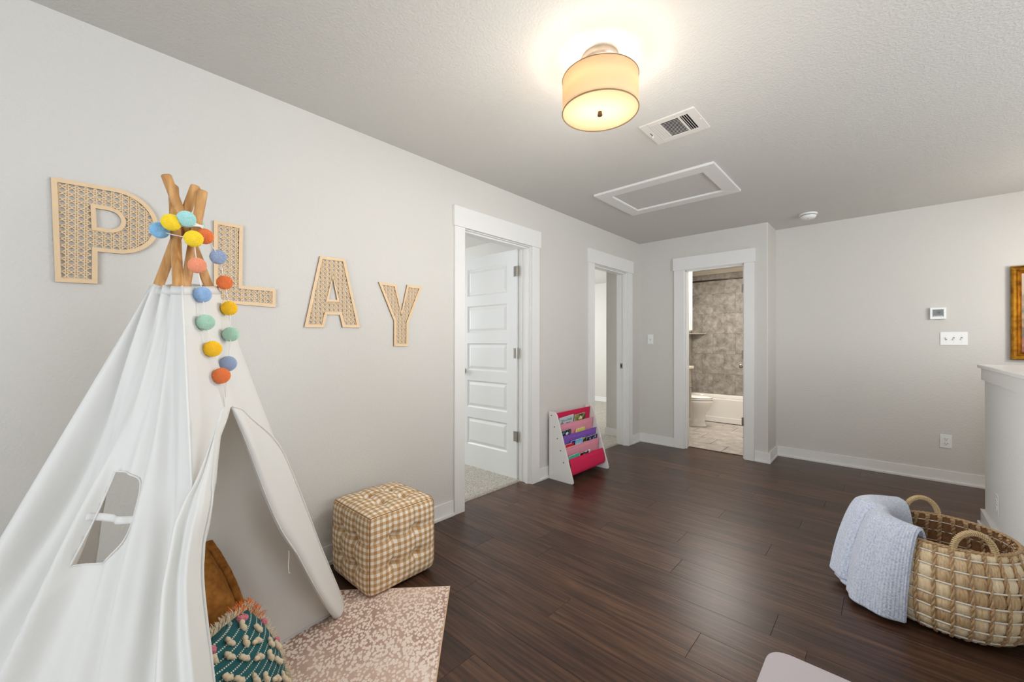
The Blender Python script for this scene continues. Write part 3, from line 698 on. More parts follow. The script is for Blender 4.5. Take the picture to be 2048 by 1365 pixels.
letter('letter_l', 'cane-patterned wooden letter L, directly right of the tent poles', [(.443, 1.397), (.697, 1.390), (.697, 1.484), (.553, 1.484), (.556, 1.769), (.441, 1.769)], [])
letter('letter_a', 'cane-patterned wooden letter A, between the L and the Y', [(.833, 1.294), (.935, 1.296), (.951, 1.367), (1.021, 1.369), (1.037, 1.300), (1.140, 1.301), (1.050, 1.686), (.912, 1.681)], [[(.959, 1.450), (1.006, 1.452), (.982, 1.570)]], hb=.012)
letter('letter_y', 'cane-patterned wooden letter Y, nearest to the open bedroom door', [(1.361, 1.192), (1.463, 1.192), (1.465, 1.341), (1.568, 1.584), (1.454, 1.583), (1.414, 1.412), (1.375, 1.579), (1.256, 1.580), (1.361, 1.350)], [])

# ------------------------------------------------------------------ rug
mRug, t_, b_ = nt('pink_spotted_rug'); L_ = t_.links
tc = N(t_, 'ShaderNodeTexCoord'); n0 = N(t_, 'ShaderNodeTexNoise', Scale=38.0, Detail=2.0); L_.new(tc.outputs['Object'], n0.inputs[0])
mxv = N(t_, 'ShaderNodeMixRGB', Fac=.012); L_.new(tc.outputs['Object'], mxv.inputs[1]); L_.new(n0.outputs[1], mxv.inputs[2])
mp = N(t_, 'ShaderNodeMapping'); mp.inputs['Scale'].default_value = (62, 92, 62); mp.inputs['Rotation'].default_value = (0, 0, .5); L_.new(mxv.outputs[0], mp.inputs[0])
vo = N(t_, 'ShaderNodeTexVoronoi', Scale=1.0, Randomness=.95); L_.new(mp.outputs[0], vo.inputs['Vector'])
nb = N(t_, 'ShaderNodeTexNoise', Scale=3.4, Detail=2.0); L_.new(tc.outputs['Object'], nb.inputs[0])
ad = N(t_, 'ShaderNodeMath', _operation='MULTIPLY_ADD'); ad.inputs[1].default_value = -.40; L_.new(nb.outputs[0], ad.inputs[0]); L_.new(vo.outputs['Distance'], ad.inputs[2])
r_ = N(t_, 'ShaderNodeValToRGB'); e_ = r_.color_ramp.elements
e_[0].position = .25; e_[0].color = (1, 1, 1, 1); e_[1].position = .36; e_[1].color = (0, 0, 0, 1); L_.new(ad.outputs[0], r_.inputs[0])
ng = N(t_, 'ShaderNodeTexNoise', Scale=2.6, Detail=3.0); L_.new(tc.outputs['Object'], ng.inputs[0])
rg = N(t_, 'ShaderNodeValToRGB'); e_ = rg.color_ramp.elements; e_[0].position = .36; e_[0].color = srgb(164, 126, 113); e_[1].position = .66; e_[1].color = srgb(220, 192, 175); L_.new(ng.outputs[0], rg.inputs[0])
cm = N(t_, 'ShaderNodeMixRGB'); cm.inputs[2].default_value = srgb(246, 230, 218); L_.new(r_.outputs[0], cm.inputs[0]); L_.new(rg.outputs[0], cm.inputs[1]); L_.new(cm.outputs[0], b_.inputs['Base Color'])
b_.inputs['Roughness'].default_value = 1; b_.inputs['Specular IOR Level'].default_value = .1
nf = N(t_, 'ShaderNodeTexNoise', Scale=420.0, Detail=1.0); L_.new(tc.outputs['Object'], nf.inputs[0]); bp = N(t_, 'ShaderNodeBump', Strength=.35, Distance=.002); L_.new(nf.outputs[0], bp.inputs['Height']); L_.new(bp.outputs[0], b_.inputs['Normal'])
ra = Vector((-.69, -.7238)); rb = Vector((.7238, -.69)); rc = Vector((.658, 1.281))
rug = empty('area_rug', (rc.x, rc.y, 0), math.atan2(rb.y, rb.x)); tag(rug, 'dusty pink rug with a cream fawn-spot print under the play tent', 'rug')
LA, LB = .92, 1.55         # local x runs along rb, local y along -ra
bm = B(); box(bm, (0, -LA, .0004), (LB, 0, .007), .002, 1); obj('pile', bm, mRug, rug)
bm = B(); tube(bm, [(0, 0, .0045), (LB, 0, .0045), (LB, -LA, .0045), (0, -LA, .0045)], .0042, 6, True); obj('binding', bm, simple('rug_binding', srgb(222, 190, 160), .9), rug)
RZ = .0075

# ------------------------------------------------------------------ play tent
mCanvas, t_, b_ = nt('white_cotton_canvas'); L_ = t_.links
tc = N(t_, 'ShaderNodeTexCoord'); n1 = N(t_, 'ShaderNodeTexNoise', Scale=9.0, Detail=5.0, Roughness=.6); n2 = N(t_, 'ShaderNodeTexNoise', Scale=700.0, Detail=1.0)
L_.new(tc.outputs['Object'], n1.inputs[0]); L_.new(tc.outputs['Object'], n2.inputs[0])
b_.inputs['Base Color'].default_value = srgb(248, 248, 246); b_.inputs['Roughness'].default_value = .9; b_.inputs['Specular IOR Level'].default_value = .15
bp = N(t_, 'ShaderNodeBump', Strength=.22, Distance=.012); L_.new(n1.outputs[0], bp.inputs['Height'])
bp2 = N(t_, 'ShaderNodeBump', Strength=.12, Distance=.001); L_.new(n2.outputs[0], bp2.inputs['Height']); L_.new(bp.outputs[0], bp2.inputs['Normal']); L_.new(bp2.outputs[0], b_.inputs['Normal'])
tr_ = N(t_, 'ShaderNodeBsdfTranslucent', Color=srgb(246, 240, 230)); mx_ = N(t_, 'ShaderNodeMixShader', Fac=.30)
L_.new(b_.outputs[0], mx_.inputs[1]); L_.new(tr_.outputs[0], mx_.inputs[2]); L_.new(mx_.outputs[0], t_.nodes['Material Output'].inputs[0])
def wood_mat(name, c0, c1, sc):
    m, t, b = nt(name); L = t.links
    tc = N(t, 'ShaderNodeTexCoord'); mp = N(t, 'ShaderNodeMapping'); mp.inputs['Scale'].default_value = sc
    n = N(t, 'ShaderNodeTexNoise', Scale=1.0, Detail=4.0, Distortion=.8); r = N(t, 'ShaderNodeValToRGB')
    r.color_ramp.elements[0].position = .35; r.color_ramp.elements[0].color = c0; r.color_ramp.elements[1].position = .65; r.color_ramp.elements[1].color = c1
    L.new(tc.outputs['Object'], mp.inputs[0]); L.new(mp.outputs[0], n.inputs[0]); L.new(n.outputs[0], r.inputs[0]); L.new(r.outputs[0], b.inputs['Base Color']); b.inputs['Roughness'].default_value = .5
    return m
mPole = wood_mat('pine_pole', srgb(176, 122, 66), srgb(216, 168, 108), (40, 40, 5))
tent = empty('play_tent', (.66, .23, 0)); tag(tent, 'white canvas teepee play tent with crossed wooden poles on the pink rug', 'play tent')
TI = Matrix.Translation(tent.location).inverted()
def tpart(name, bm, mat, smooth=True, recalc=True):
    o = obj(name, bm, mat, tent, smooth=smooth, recalc=recalc); o.matrix_parent_inverse = TI; return o
FT = dict(F=Vector((1.28, .2, .010)), R=Vector((.427, .832, .010)), L=Vector((.62, -.42, .010)), K=Vector((.3, .1, .010)))
RG = dict(F=Vector((.758, .222, 1.377)), R=Vector((.610, .333, 1.403)), L=Vector((.611, .167, 1.386)), K=Vector((.511, .269, 1.416)))
def pole(foot, top):
    bm = B(); d = (top-foot).normalized(); q0 = foot; n = 14; pts = []
    tube(bm, [foot, foot+(top-foot)*.5, top-d*.004, top], [.0135, .0135, .0135, .0105], 16)
    tpart('pole', bm, mPole)
pole(Vector((1.175, .203, .026)), Vector((.590, .222, 1.712))); pole(Vector((.432, .800, .026)), Vector((.640, .197, 1.727)))
pole(Vector((.425, -.172, .026)), Vector((.632, .272, 1.716))); pole(Vector((.300, .104, .026)), Vector((.672, .283, 1.695)))
def panel(a, b, nu, nv, disp, hole=None, outline=None):
    """canvas between tent corners a and b. s across, t down; disp(s,t) pushes it outwards"""
    f0, f1, r0, r1 = FT[a], FT[b], RG[a], RG[b]
    nrm = (f1-f0).cross(r0-f0).normalized(); mid = (f0+f1)/2-Vector((.66, .23, 0))
    if nrm.dot(mid) < 0: nrm = -nrm
    def P(s, t): return (r0*(1-s)+r1*s)*(1-t)+(f0*(1-s)+f1*s)*t+nrm*disp(s, t)
    bm = B()
    if not hole and not outline:
        grid(bm, nu, nv, P); return bm, P
    def inside(p, poly):
        c = False
        for i in range(len(poly)):
            (x1, y1), (x2, y2) = poly[i-1], poly[i]
            if (y1 > p[1]) != (y2 > p[1]) and p[0] < (x2-x1)*(p[1]-y1)/(y2-y1)+x1: c = not c
        return c
    def dense(poly, step=.012):
        out = []
        for i in range(len(poly)):
            p, q = Vector(poly[i-1]), Vector(poly[i]); k = max(1, int((q-p).length/step))
            out += [tuple(p+(q-p)*j/k) for j in range(k)]
        return out
    pts = []; edges = []
    loops = [dense(h) for h in (hole or [])]+[dense(outline or [(0, 0), (1, 0), (1, 1), (0, 1)], .02)]
    near = [Vector(q) for l in loops for q in l]
    for l in loops:
        base = len(pts); pts += [Vector(q) for q in l]; edges += [(base+i, base+(i+1) % len(l)) for i in range(len(l))]
    for i in range(nu+1):
        for j in range(nv+1):
            q = Vector((i/nu, j/nv))
            if all((q-z).length > .35/max(nu, nv) for z in near): pts.append(q)
    vs, _, fs, _, _, _ = delaunay_2d_cdt(pts, edges, [], 0, 1e-6)
    V = [bm.verts.new(P(q[0], q[1])) for q in vs]
    for f in fs:
        c = sum((vs[i] for i in f), Vector((0, 0)))/len(f)
        if hole and any(inside(c, h) for h in hole): continue
        if not inside(c, outline or [(-1, -1), (2, -1), (2, 2), (-1, 2)]): continue
        try: bm.faces.new([V[i] for i in f])
        except ValueError: pass
    loose = [v for v in bm.verts if not v.link_faces]; bmesh.ops.delete(bm, geom=loose, context='VERTS')
    return bm, P
sin = math.sin
def sst(x): x = max(0, min(1, x)); return x*x*(3-2*x)
def dFL(s, t):
    e = sst(s/.22)*sst((1-s)/.10); g = sst(t/.5)
    fold = .013*sin(2*PI*(3.1*s+.12)+1.4*t)+.009*sin(2*PI*(5.6*s-.7*t))+.010*sin(2*PI*(1.4*s+1.1*t)+.8)+.005*sin(2*PI*(9.3*s-1.8*t)+1)
    rs = .43+.37*t
    ridge = .026*math.exp(-((s-rs)/.05)**2)*g-.052*sst((s-rs)/.10)*sst((1.02-s)/.16)*g
    top = .014*sin(2*PI*(4.2*s+.1))*(1-sst(t/.45))*sst((s-.18)/.3)
    wv = .010*math.exp(-((s-.27+.05*t)/.03)**2)*sst((t-.05)/.3)*sst((.9-t)/.4)
    return e*(fold*(.15*sst((s-.1)/.3)+1.0*g)+ridge+top+wv)-.022*sin(PI*s)*sin(PI*min(1, t))*sst(s/.3)
W1 = [(.531, .366), (.472, .367), (.394, .372), (.364, .379), (.352, .397), (.349, .418), (.356, .439), (.46, .441), (.57, .437)]
W2 = [(.569, .452), (.469, .455), (.379, .458), (.387, .473), (.396, .483), (.426, .504), (.462, .516), (.526, .520), (.597, .521)]
WARC = [(.531, .366), (.46, .367), (.394, .372), (.364, .381), (.352, .399), (.350, .42), (.358, .445), (.372, .464), (.396, .486), (.428, .504), (.464, .516), (.526, .521), (.597, .521)]
def WHf(k):
    n = len(WARC)-1; x = k*n; i = min(n-1, int(x)); f = x-i
    p0, p1, p2, p3 = [Vector(WARC[max(0, min(n, q))]) for q in (i-1, i, i+1, i+2)]
    q = .5*((2*p1)+(p2-p0)*f+(2*p0-5*p1+4*p2-p3)*f*f+(3*p1-p0-3*p2+p3)*f*f*f); return (q.x, q.y)
WH = [WHf(k/36) for k in range(37)]
bm, PFL = panel('F', 'L', 90, 110, dFL, hole=[WH]); o = solid(tpart('side_panel', bm, mCanvas), .0012, 0)
bm = B()      # strap across the window
def strapf(u, v):
    s = .345+.24*u; t = .440+.013*v+.002*sin(PI*u)-.004*u; return PFL(s, t)+Vector((.0012, -.0012, 0))
grid(bm, 24, 3, strapf); solid(tpart('window_strap', bm, mCanvas), .001, 0)
bm = B(); tube(bm, [PFL(*q)+Vector((.001, -.001, 0)) for q in [(WH[i-1][0]*(1-k/5)+WH[i][0]*k/5, WH[i-1][1]*(1-k/5)+WH[i][1]*k/5) for i in range(len(WH)) for k in range(5)]], .0022, 6, True); tpart('window_hem', bm, mCanvas)
def dKL(s, t): return sin(PI*s)*(.012*sin(2*PI*(2.2*s+.3))*(.3+t)-.02*sin(PI*t))
bm, _ = panel('K', 'L', 40, 60, dKL, hole=[[(.09, .40), (.36, .385), (.40, .45), (.37, .52), (.335, .58), (.31, .64), (.12, .655), (.08, .55)]]); solid(tpart('side_panel', bm, mCanvas), .0012, 0)
def dKR(s, t): return sin(PI*s)**.8*(-.085*t**1.4+.010*sin(2*PI*(2.6*s+.1))*t+.006*sin(2*PI*(1.1*s+1.7*t)))
bm, PKR = panel('K', 'R', 60, 80, dKR); solid(tpart('back_panel', bm, mCanvas), .0012, 0)
bm = B(); tube(bm, [PKR(k/60, .995) for k in range(61)], .006, 6); tpart('hem', bm, mCanvas)
# door side: canvas above and beside the opening
opR = [(.408, .273), (.453, .321), (.538, .432), (.625, .536), (.688, .615), (.768, .704), (.839, .855), (.9, .965), (.93, 1.0)]
outl = [(0, 0), (1, 0), (1.0, .3), (1.0, .6), (1.005, .9), (1, 1)]+opR[::-1]+[(.283, .323), (.194, .404), (.135, .432), (.055, .49), (.032, .54), (.034, .6), (.04, .66), (.03, .8), (.01, 1), (0, 1)]
def dFR(s, t):
    k = sst(s/.12); return k*( .018*sin(PI*min(1, max(0, s)))*sin(PI*min(1, t*1.1))+.007*sin(2*PI*(2.3*s+.2))*min(1, 3*t)+.010*sin(2*PI*(1.7*s-1.2*t))*t*sin(PI*min(1, max(0, s))))
bm, PFR = panel('F', 'R', 50, 80, dFR, outline=outl); solid(tpart('door_panel', bm, mCanvas), .0012, 0)
nFR = Vector((.58, .785, .216)).normalized()
def curve(pts, u):
    n = len(pts)-1; x = u*n; i = min(n-1, int(x)); f = x-i
    p0 = Vector(pts[max(0, i-1)]); p1 = Vector(pts[i]); p2 = Vector(pts[i+1]); p3 = Vector(pts[min(n, i+2)])
    return .5*((2*p1)+(p2-p0)*f+(2*p0-5*p1+4*p2-p3)*f*f+(3*p1-p0-3*p2+p3)*f*f*f)
# right flap, folded back over the right pole
rin = opR; rout = [(.408, .273), (.55, .292), (.70, .330), (.837, .385), (.935, .46), (.985, .58), (.995, .75), (1.02, .92), (1.02, 1.0)]
bm = B()
def rflap(u, v):
    q0 = curve(rin, v); q1 = curve(rout, v); q = q0+(q1-q0)*u; wdt = min(1, v*4)
    h = .014*wdt*math.sqrt(max(0, 1-(2*min(u, .5)-1)**2))+.006*wdt*sin(PI*u)*sin(6*v+1)+.004
    if u == 0: h = -.006*wdt
    q.y = min(q.y, 1.0)
    return PFR(q.x, q.y)+nFR*h
grid(bm, 14, 70, rflap); rf = solid(tpart('door_flap', bm, mCanvas), .0014, 0)
bm = B(); tube(bm, [rflap(1, v/60)+nFR*.002 for v in range(61)], .003, 6); tpart('flap_hem', bm, mCanvas)
# left flap, hanging folded round the front pole
lo_ = [(.925, .278, 1.022), (.949, .251, .947), (.974, .217, .867), (.984, .194, .828), (.993, .180, .798), (1.001, .170, .773), (1.028, .154, .698), (1.045, .144, .651), (1.078, .134, .563), (1.106, .127, .491), (1.134, .122, .421), (1.167, .117, .336), (1.207, .111, .235), (1.26, .105, .10), (1.30, .10, .012)]
li_ = [(.921, .283, 1.034), (.943, .266, .970), (.970, .255, .898), (.985, .249, .858), (1.0, .246, .818), (1.016, .236, .775), (1.032, .224, .729), (1.059, .217, .658), (1.090, .218, .582), (1.119, .221, .514), (1.144, .223, .453), (1.177, .227, .376), (1.217, .233, .281), (1.263, .236, .168), (1.31, .24, .012)]
toC = Vector((.97, -.2, .1)).normalized()
bm = B()
def lflap(u, v):
    a = curve(lo_, v); b = curve(li_, v); p = a+(b-a)*u; k = min(1, v*2.5)
    h = k*(.012*sin(PI*u)+.020*sin(2*PI*(1.25*u+.15*sin(4*v)+.2))*max(0, sin(PI*u))**.5+.020*math.exp(-((u-.62+.1*sin(5*v))/.10)**2))
    return p+toC*h
grid(bm, 34, 100, lflap); solid(tpart('door_flap', bm, mCanvas), .0014, 0)
bm = B(); tube(bm, [lflap(1, v/70) for v in range(71)], .003, 6); tpart('flap_hem', bm, mCanvas)
bm = B()     # cloth running from the front pole behind the flap to its inner edge
def back(u, v):
    a = FT['F']+(RG['F']-FT['F'])*((curve(li_, v).z-.01)/1.374); b = curve(li_, v); return a+(b-a)*u-toC*.004*sin(PI*u)
grid(bm, 6, 60, lambda u, v: back(u, .29+.71*v)); solid(tpart('door_panel', bm, mCanvas), .0012, 0)
# seam along the front pole, top hem, ties
bm = B(); tube(bm, [FT['F'].lerp(RG['F'], k/20)+Vector((.012, -.004, 0)) for k in range(21)], .0028, 6); tpart('seam', bm, mCanvas)
for a, b, P_ in (('F', 'L', PFL), ('F', 'R', PFR), ('K', 'R', PKR)):
    bm = B()
    grid(bm, 16, 2, lambda u, v: P_(u, .0+.018*v)+(RG[a]+RG[b]-Vector((1.32, .46, 0))*1.0-Vector((0, 0, RG[a].z+RG[b].z))).normalized()*.002)
    solid(tpart('top_hem', bm, mCanvas), .002, 0)
mCord = simple('white_cotton_cord', srgb(238, 235, 228), .9)
bm = B()
for k in range(4):
    tube(bm, [Vector((.655+.062*math.cos(2*PI*i/28+k), .236+.050*math.sin(2*PI*i/28+k), 1.565+.006*k+.008*sin(2*PI*i/28*2+k))) for i in range(28)], .003, 6, True)
tpart('lashing_cord', bm, mCord)
_q = rflap(0, .60)-nFR*.012
bm = B(); tube(bm, [_q+Vector((-.0005*k*.3, .0008*sin(k*.5), -.0055*k)) for k in range(16)]+[_q+Vector((-.004, .006, -.085))], .0018, 6); tpart('tie_cord', bm, mCord)

# ------------------------------------------------------------------ pompom garland
gar = empty('pompom_garland', (.70, .26, 1.56)); tag(gar, 'garland of yellow, orange, blue and mint pompoms hung from the tent poles', 'garland')
GI = Matrix.Translation(gar.location).inverted()
PC = dict(yellow=(254, 210, 52), lemon=(252, 226, 66), orange=(240, 142, 84), peach=(246, 172, 138), blue=(168, 198, 230), slate=(172, 186, 212), mint=(190, 222, 202), aqua=(188, 230, 228), sky=(160, 208, 238))
pm = {}
def pommesh(cn):
    if cn not in pm:
        rnd = random.Random(len(pm)); bm = B(); bmesh.ops.create_icosphere(bm, subdivisions=6, radius=.0225)
        for v in bm.verts: v.co *= .95+.12*rnd.random()
        me = bpy.data.meshes.new('pompom'); bm.to_mesh(me); bm.free(); me.materials.append(simple('wool_'+cn, srgb(*PC[cn]), .95, spec=.1, sheen=.3)); pm[cn] = me
    return pm[cn]
strA = [('peach', (.716, .262, 1.449)), ('blue', (.732, .272, 1.360)), ('mint', (.765, .274, 1.275)), ('yellow', (.774, .290, 1.196)), ('orange', (.782, .310, 1.115))]
strB = [('slate', (.640, .330, 1.496)), ('orange', (.622, .352, 1.416)), ('yellow', (.644, .360, 1.329)), ('mint', (.684, .356, 1.242)), ('slate', (.742, .336, 1.149))]
ring = [('lemon', (.735, .198, 1.562)), ('aqua', (.745, .231, 1.577)), ('sky', (.670, .180, 1.548)), ('lemon', (.757, .246, 1.520)), ('orange', (.715, .280, 1.541)), ('mint', (.620, .275, 1.592))]
for cn, q in strA+strB+ring:
    o = link('pompom', pommesh(cn), gar); o.matrix_parent_inverse = GI; o.location = q; o.rotation_euler = (random.random()*6, random.random()*6, random.random()*6)
for L in ([(.757, .246, 1.52)]+[q for _, q in strA]+[(.786, .316, 1.06), (.788, .318, 1.02)], [(.72, .28, 1.54)]+[q for _, q in strB]+[(.770, .325, 1.08), (.774, .325, 1.00)], [q for _, q in ring]):
    bm = B(); pp = [curve(L, k/60)+Vector((.0, .0, .001)) for k in range(61)]; tube(bm, pp, .0014, 5); o = obj('cord', bm, mCord, gar); o.matrix_parent_inverse = GI

# ------------------------------------------------------------------ cushions in the tent
def cushion(bm, c, n, upv, rot, hs, T, nseg=40, pinch=.07, wr=0.0, seed=0):
    n = Vector(n).normalized(); u_ = Vector(upv); e1 = u_.cross(n).normalized(); e2 = n.cross(e1).normalized()
    if e1.dot(rt) < 0: e1, e2 = e1, e2
    a = math.radians(rot); f1 = e1*math.cos(a)+e2*math.sin(a); f2 = -e1*math.sin(a)+e2*math.cos(a); c = Vector(c)
    def P(u, v, s=1, off=0):
        x = hs*u*(1-pinch*(1-v*v)); y = hs*v*(1-pinch*(1-u*u))
        z = T*(max(0, (1-u*u)*(1-v*v)))**.42+wr*sin(5*u+3*v+seed)*sin(4*v-2*u)*(1-u*u)*(1-v*v)
        return c+f1*x+f2*y+n*(s*z+off)
    for s in (1, -1): grid(bm, nseg, nseg, lambda a_, b_: P(2*a_-1, 2*b_-1, s))
    bmesh.ops.remove_doubles(bm, verts=bm.verts[:], dist=.0004)
    return P
mVel, t_, b_ = nt('mustard_velvet'); L_ = t_.links
b_.inputs['Base Color'].default_value = srgb(158, 98, 26); b_.inputs['Roughness'].default_value = .85; b_.inputs['Sheen Weight'].default_value = .6; b_.inputs['Sheen Roughness'].default_value = .35; b_.inputs['Sheen Tint'].default_value = srgb(232, 178, 96)
tc = N(t_, 'ShaderNodeTexCoord'); n1 = N(t_, 'ShaderNodeTexNoise', Scale=60.0, Detail=4.0); n2 = N(t_, 'ShaderNodeTexNoise', Scale=5.0, Detail=3.0); L_.new(tc.outputs['Object'], n1.inputs[0]); L_.new(tc.outputs['Object'], n2.inputs[0])
r_ = N(t_, 'ShaderNodeValToRGB'); r_.color_ramp.elements[0].position = .35; r_.color_ramp.elements[0].color = srgb(134, 78, 16); r_.color_ramp.elements[1].position = .68; r_.color_ramp.elements[1].color = srgb(184, 124, 48)
ad = N(t_, 'ShaderNodeMixRGB', Fac=.45); L_.new(n1.outputs[0], ad.inputs[1]); L_.new(n2.outputs[0], ad.inputs[2]); L_.new(ad.outputs[0], r_.inputs[0]); L_.new(r_.outputs[0], b_.inputs['Base Color'])
cu = empty('velvet_cushion', (.53, .25, .03)); tag(cu, 'mustard velvet cushion with a flanged edge standing inside the tent', 'cushion')
CI = Matrix.Translation(cu.location).inverted()
bm = B(); PC1 = cushion(bm, (.525, .216, .285), (.97, -.12, .12), (0, 0, 1), 17.4, .168, .088, 40, -.09, .006); o = obj('cover', bm, mVel, cu, smooth=True); o.matrix_parent_inverse = CI
bm = B()
def flange(u, v):
    k = u*4; i = int(k) % 4; f = (k % 1)*2-1; a, b_2 = [(f, 1), (1, -f), (-f, -1), (-1, f)][i]
    e = 1+.13*v; return PC1(a, b_2, 0, .012*v*sin(40*u*PI)+.004*sin(90*u))+(PC1(a, b_2, 0)-PC1(0, 0, 0))*.13*v
grid(bm, 160, 3, flange); o = solid(obj('flange', bm, mVel, cu, smooth=True), .003, 0); o.matrix_parent_inverse = CI

mTeal, t_, b_ = nt('teal_woven_cotton'); L_ = t_.links
uv = N(t_, 'ShaderNodeTexCoord'); sp = N(t_, 'ShaderNodeSeparateXYZ'); L_.new(uv.outputs['UV'], sp.inputs[0])
def math_(op, a, b=None, c=None):
    n = N(t_, 'ShaderNodeMath', _operation=op)
    for i, q in enumerate((a, b, c)):
        if q is None: continue
        if isinstance(q, (int, float)): n.inputs[i].default_value = q
        else: L_.new(q, n.inputs[i])
    return n.outputs[0]
yy = math_('MULTIPLY', sp.outputs[1], 13.0); fy = math_('FRACT', yy); rowm = math_('LESS_THAN', math_('ABSOLUTE', math_('SUBTRACT', fy, .5)), .09)
fx = math_('FRACT', math_('MULTIPLY', sp.outputs[0], 46.0)); dash = math_('LESS_THAN', fx, .55); msk = math_('MULTIPLY', rowm, dash)
mxc = N(t_, 'ShaderNodeMixRGB'); mxc.inputs[1].default_value = srgb(34, 92, 97); mxc.inputs[2].default_value = srgb(226, 222, 206); L_.new(msk, mxc.inputs[0]); L_.new(mxc.outputs[0], b_.inputs['Base Color']); b_.inputs['Roughness'].default_value = .95
wv = math_('SINE', math_('MULTIPLY', sp.outputs[1], 520.0)); bp = N(t_, 'ShaderNodeBump', Strength=.4, Distance=.0015); L_.new(wv, bp.inputs['Height']); L_.new(bp.outputs[0], b_.inputs['Normal'])
ck = empty('tufted_cushion', (.87, .29, .02)); tag(ck, 'teal tufted cushion with a cream fringe leaning in the tent doorway', 'cushion')
KI = Matrix.Translation(ck.location).inverted()
cN = Vector((.65, .50, .40)); hs2 = .142; CK = Vector((.828, .335, .196))
bm = B(); PC2 = cushion(bm, CK, cN, (0, 0, 1), 4, hs2, .075, 44, -.13)
bmesh.ops.recalc_face_normals(bm, faces=bm.faces[:])
uvl = bm.loops.layers.uv.new('UVMap')
_n = cN.normalized(); _e1 = Vector((0, 0, 1)).cross(_n).normalized(); _e2 = _n.cross(_e1); _a = math.radians(4); _f1 = _e1*math.cos(_a)+_e2*math.sin(_a); _f2 = -_e1*math.sin(_a)+_e2*math.cos(_a)
for f in bm.faces:
    for lp in f.loops:
        d = lp.vert.co-CK; u_, v_ = d.dot(_f1)/hs2/2+.5, d.dot(_f2)/hs2/2+.5
        lp[uvl].uv = (u_+.0*v_, v_+.10*math.sin(PI*u_))
o = obj('cover', bm, mTeal, ck, smooth=True, recalc=False); o.matrix_parent_inverse = KI
mCream = simple('cream_cotton_yarn', srgb(222, 206, 178), .95, var=.08, bscale=80); mPinkY = simple('pink_yarn', srgb(216, 128, 142), .95); mOrY = simple('orange_yarn', srgb(226, 116, 44), .95)
rnd = random.Random(11)
tuft = {}
def tuftmesh(v):
    if v not in tuft:
        bm = B(); r = random.Random(v)
        for k in range(3):
            t = bmesh.new(); bmesh.ops.create_icosphere(t, subdivisions=2, radius=.0075)
            for q in t.verts: q.co *= .8+.4*r.random()
            merge(bm, t, Matrix.Translation((r.uniform(-.003, .003), (k-1)*.009, .006))@Matrix.Diagonal((1, 1.25, 1, 1)))
        me = bpy.data.meshes.new('tuft'); bmesh.ops.recalc_face_normals(bm, faces=bm.faces[:]); bm.to_mesh(me); bm.free()
        for f in me.polygons: f.use_smooth = True
        me.materials.append(mCream); tuft[v] = me
    return tuft[v]
for k in range(9):
    for j in range(5):
        u_, v_ = -.86+.42*j+.2*(k % 2)+rnd.uniform(-.05, .05), .80-.2*k+rnd.uniform(-.03, .03)
        if abs(u_) > .80: continue
        p = PC2(u_, v_, 1, 0); q = link('tuft', tuftmesh((k*5+j) % 4), ck); q.matrix_parent_inverse = KI
        q.matrix_basis = Matrix.Translation(p)@_n.to_track_quat('Z', 'Y').to_matrix().to_4x4()@Matrix.Rotation(rnd.uniform(-.6, .6)+.5, 4, 'Z')
for u_, v_ in ((-.3, .90), (.93, .55), (.55, .93), (.60, .90), (.95, .0)):
    bm = B(); t = bmesh.new(); bmesh.ops.create_icosphere(t, subdivisions=3, radius=.011)
    for q in t.verts: q.co *= .85+.3*rnd.random()
    merge(bm, t, Matrix.Translation(PC2(u_, v_, 1, .006))); o = obj('pink_tuft', bm, mPinkY, ck); o.matrix_parent_inverse = KI
def fringe(name, mat, rng, cnt, ln, wdt):
    bm = B()
    for k in range(cnt):
        u_ = rng[0]+(rng[1]-rng[0])*rnd.random(); kk = u_*4; i = int(kk) % 4; f = (kk % 1)*2-1; a, b2 = [(f, 1), (1, -f), (-f, -1), (-1, f)][i]
        p = PC2(a*.985, b2*.985, 0, rnd.uniform(-.004, .008)); d = (PC2(a, b2, 0)-PC2(0, 0, 0)).normalized()
        tg = _n.cross(d).normalized(); d = (d+tg*rnd.uniform(-.55, .55)+_n*rnd.uniform(-.25, .6)).normalized(); l = ln*rnd.uniform(.6, 1.1)
        tip = p+d*l+Vector((0, 0, -.15*l)); tube(bm, [p, p+d*l*.55+_n*.002, tip], [wdt, wdt, wdt*.5], 4)
    o = obj(name, bm, mat, ck, kind='stuff'); o.matrix_parent_inverse = KI
fringe('fringe', mCream, (0, 1), 2400, .034, .0012)
fringe('corner_tassel', mOrY, (.20, .30), 160, .044, .0014)

# ------------------------------------------------------------------ gingham pouf
mGing, t_, b_ = nt('tan_gingham_cotton'); L_ = t_.links
uv = N(t_, 'ShaderNodeTexCoord'); sp = N(t_, 'ShaderNodeSeparateXYZ'); L_.new(uv.outputs['UV'], sp.inputs[0])
def stripe(o):
    m1 = N(t_, 'ShaderNodeMath', _operation='FRACT'); L_.new(o, m1.inputs[0]); m2 = N(t_, 'ShaderNodeMath', _operation='LESS_THAN'); L_.new(m1.outputs[0], m2.inputs[0]); m2.inputs[1].default_value = .5; return m2.outputs[0]
a_ = stripe(sp.outputs[0]); c_ = stripe(sp.outputs[1]); sm = N(t_, 'ShaderNodeMath', _operation='ADD'); L_.new(a_, sm.inputs[0]); L_.new(c_, sm.inputs[1]); hf = N(t_, 'ShaderNodeMath', _operation='MULTIPLY'); L_.new(sm.outputs[0], hf.inputs[0]); hf.inputs[1].default_value = .5
r_ = N(t_, 'ShaderNodeValToRGB'); r_.color_ramp.interpolation = 'CONSTANT'; e_ = r_.color_ramp.elements
e_[0].position = 0; e_[0].color = srgb(244, 236, 224); e_[1].position = .75; e_[1].color = srgb(188, 148, 102); q_ = e_.new(.25); q_.color = srgb(214, 186, 150)
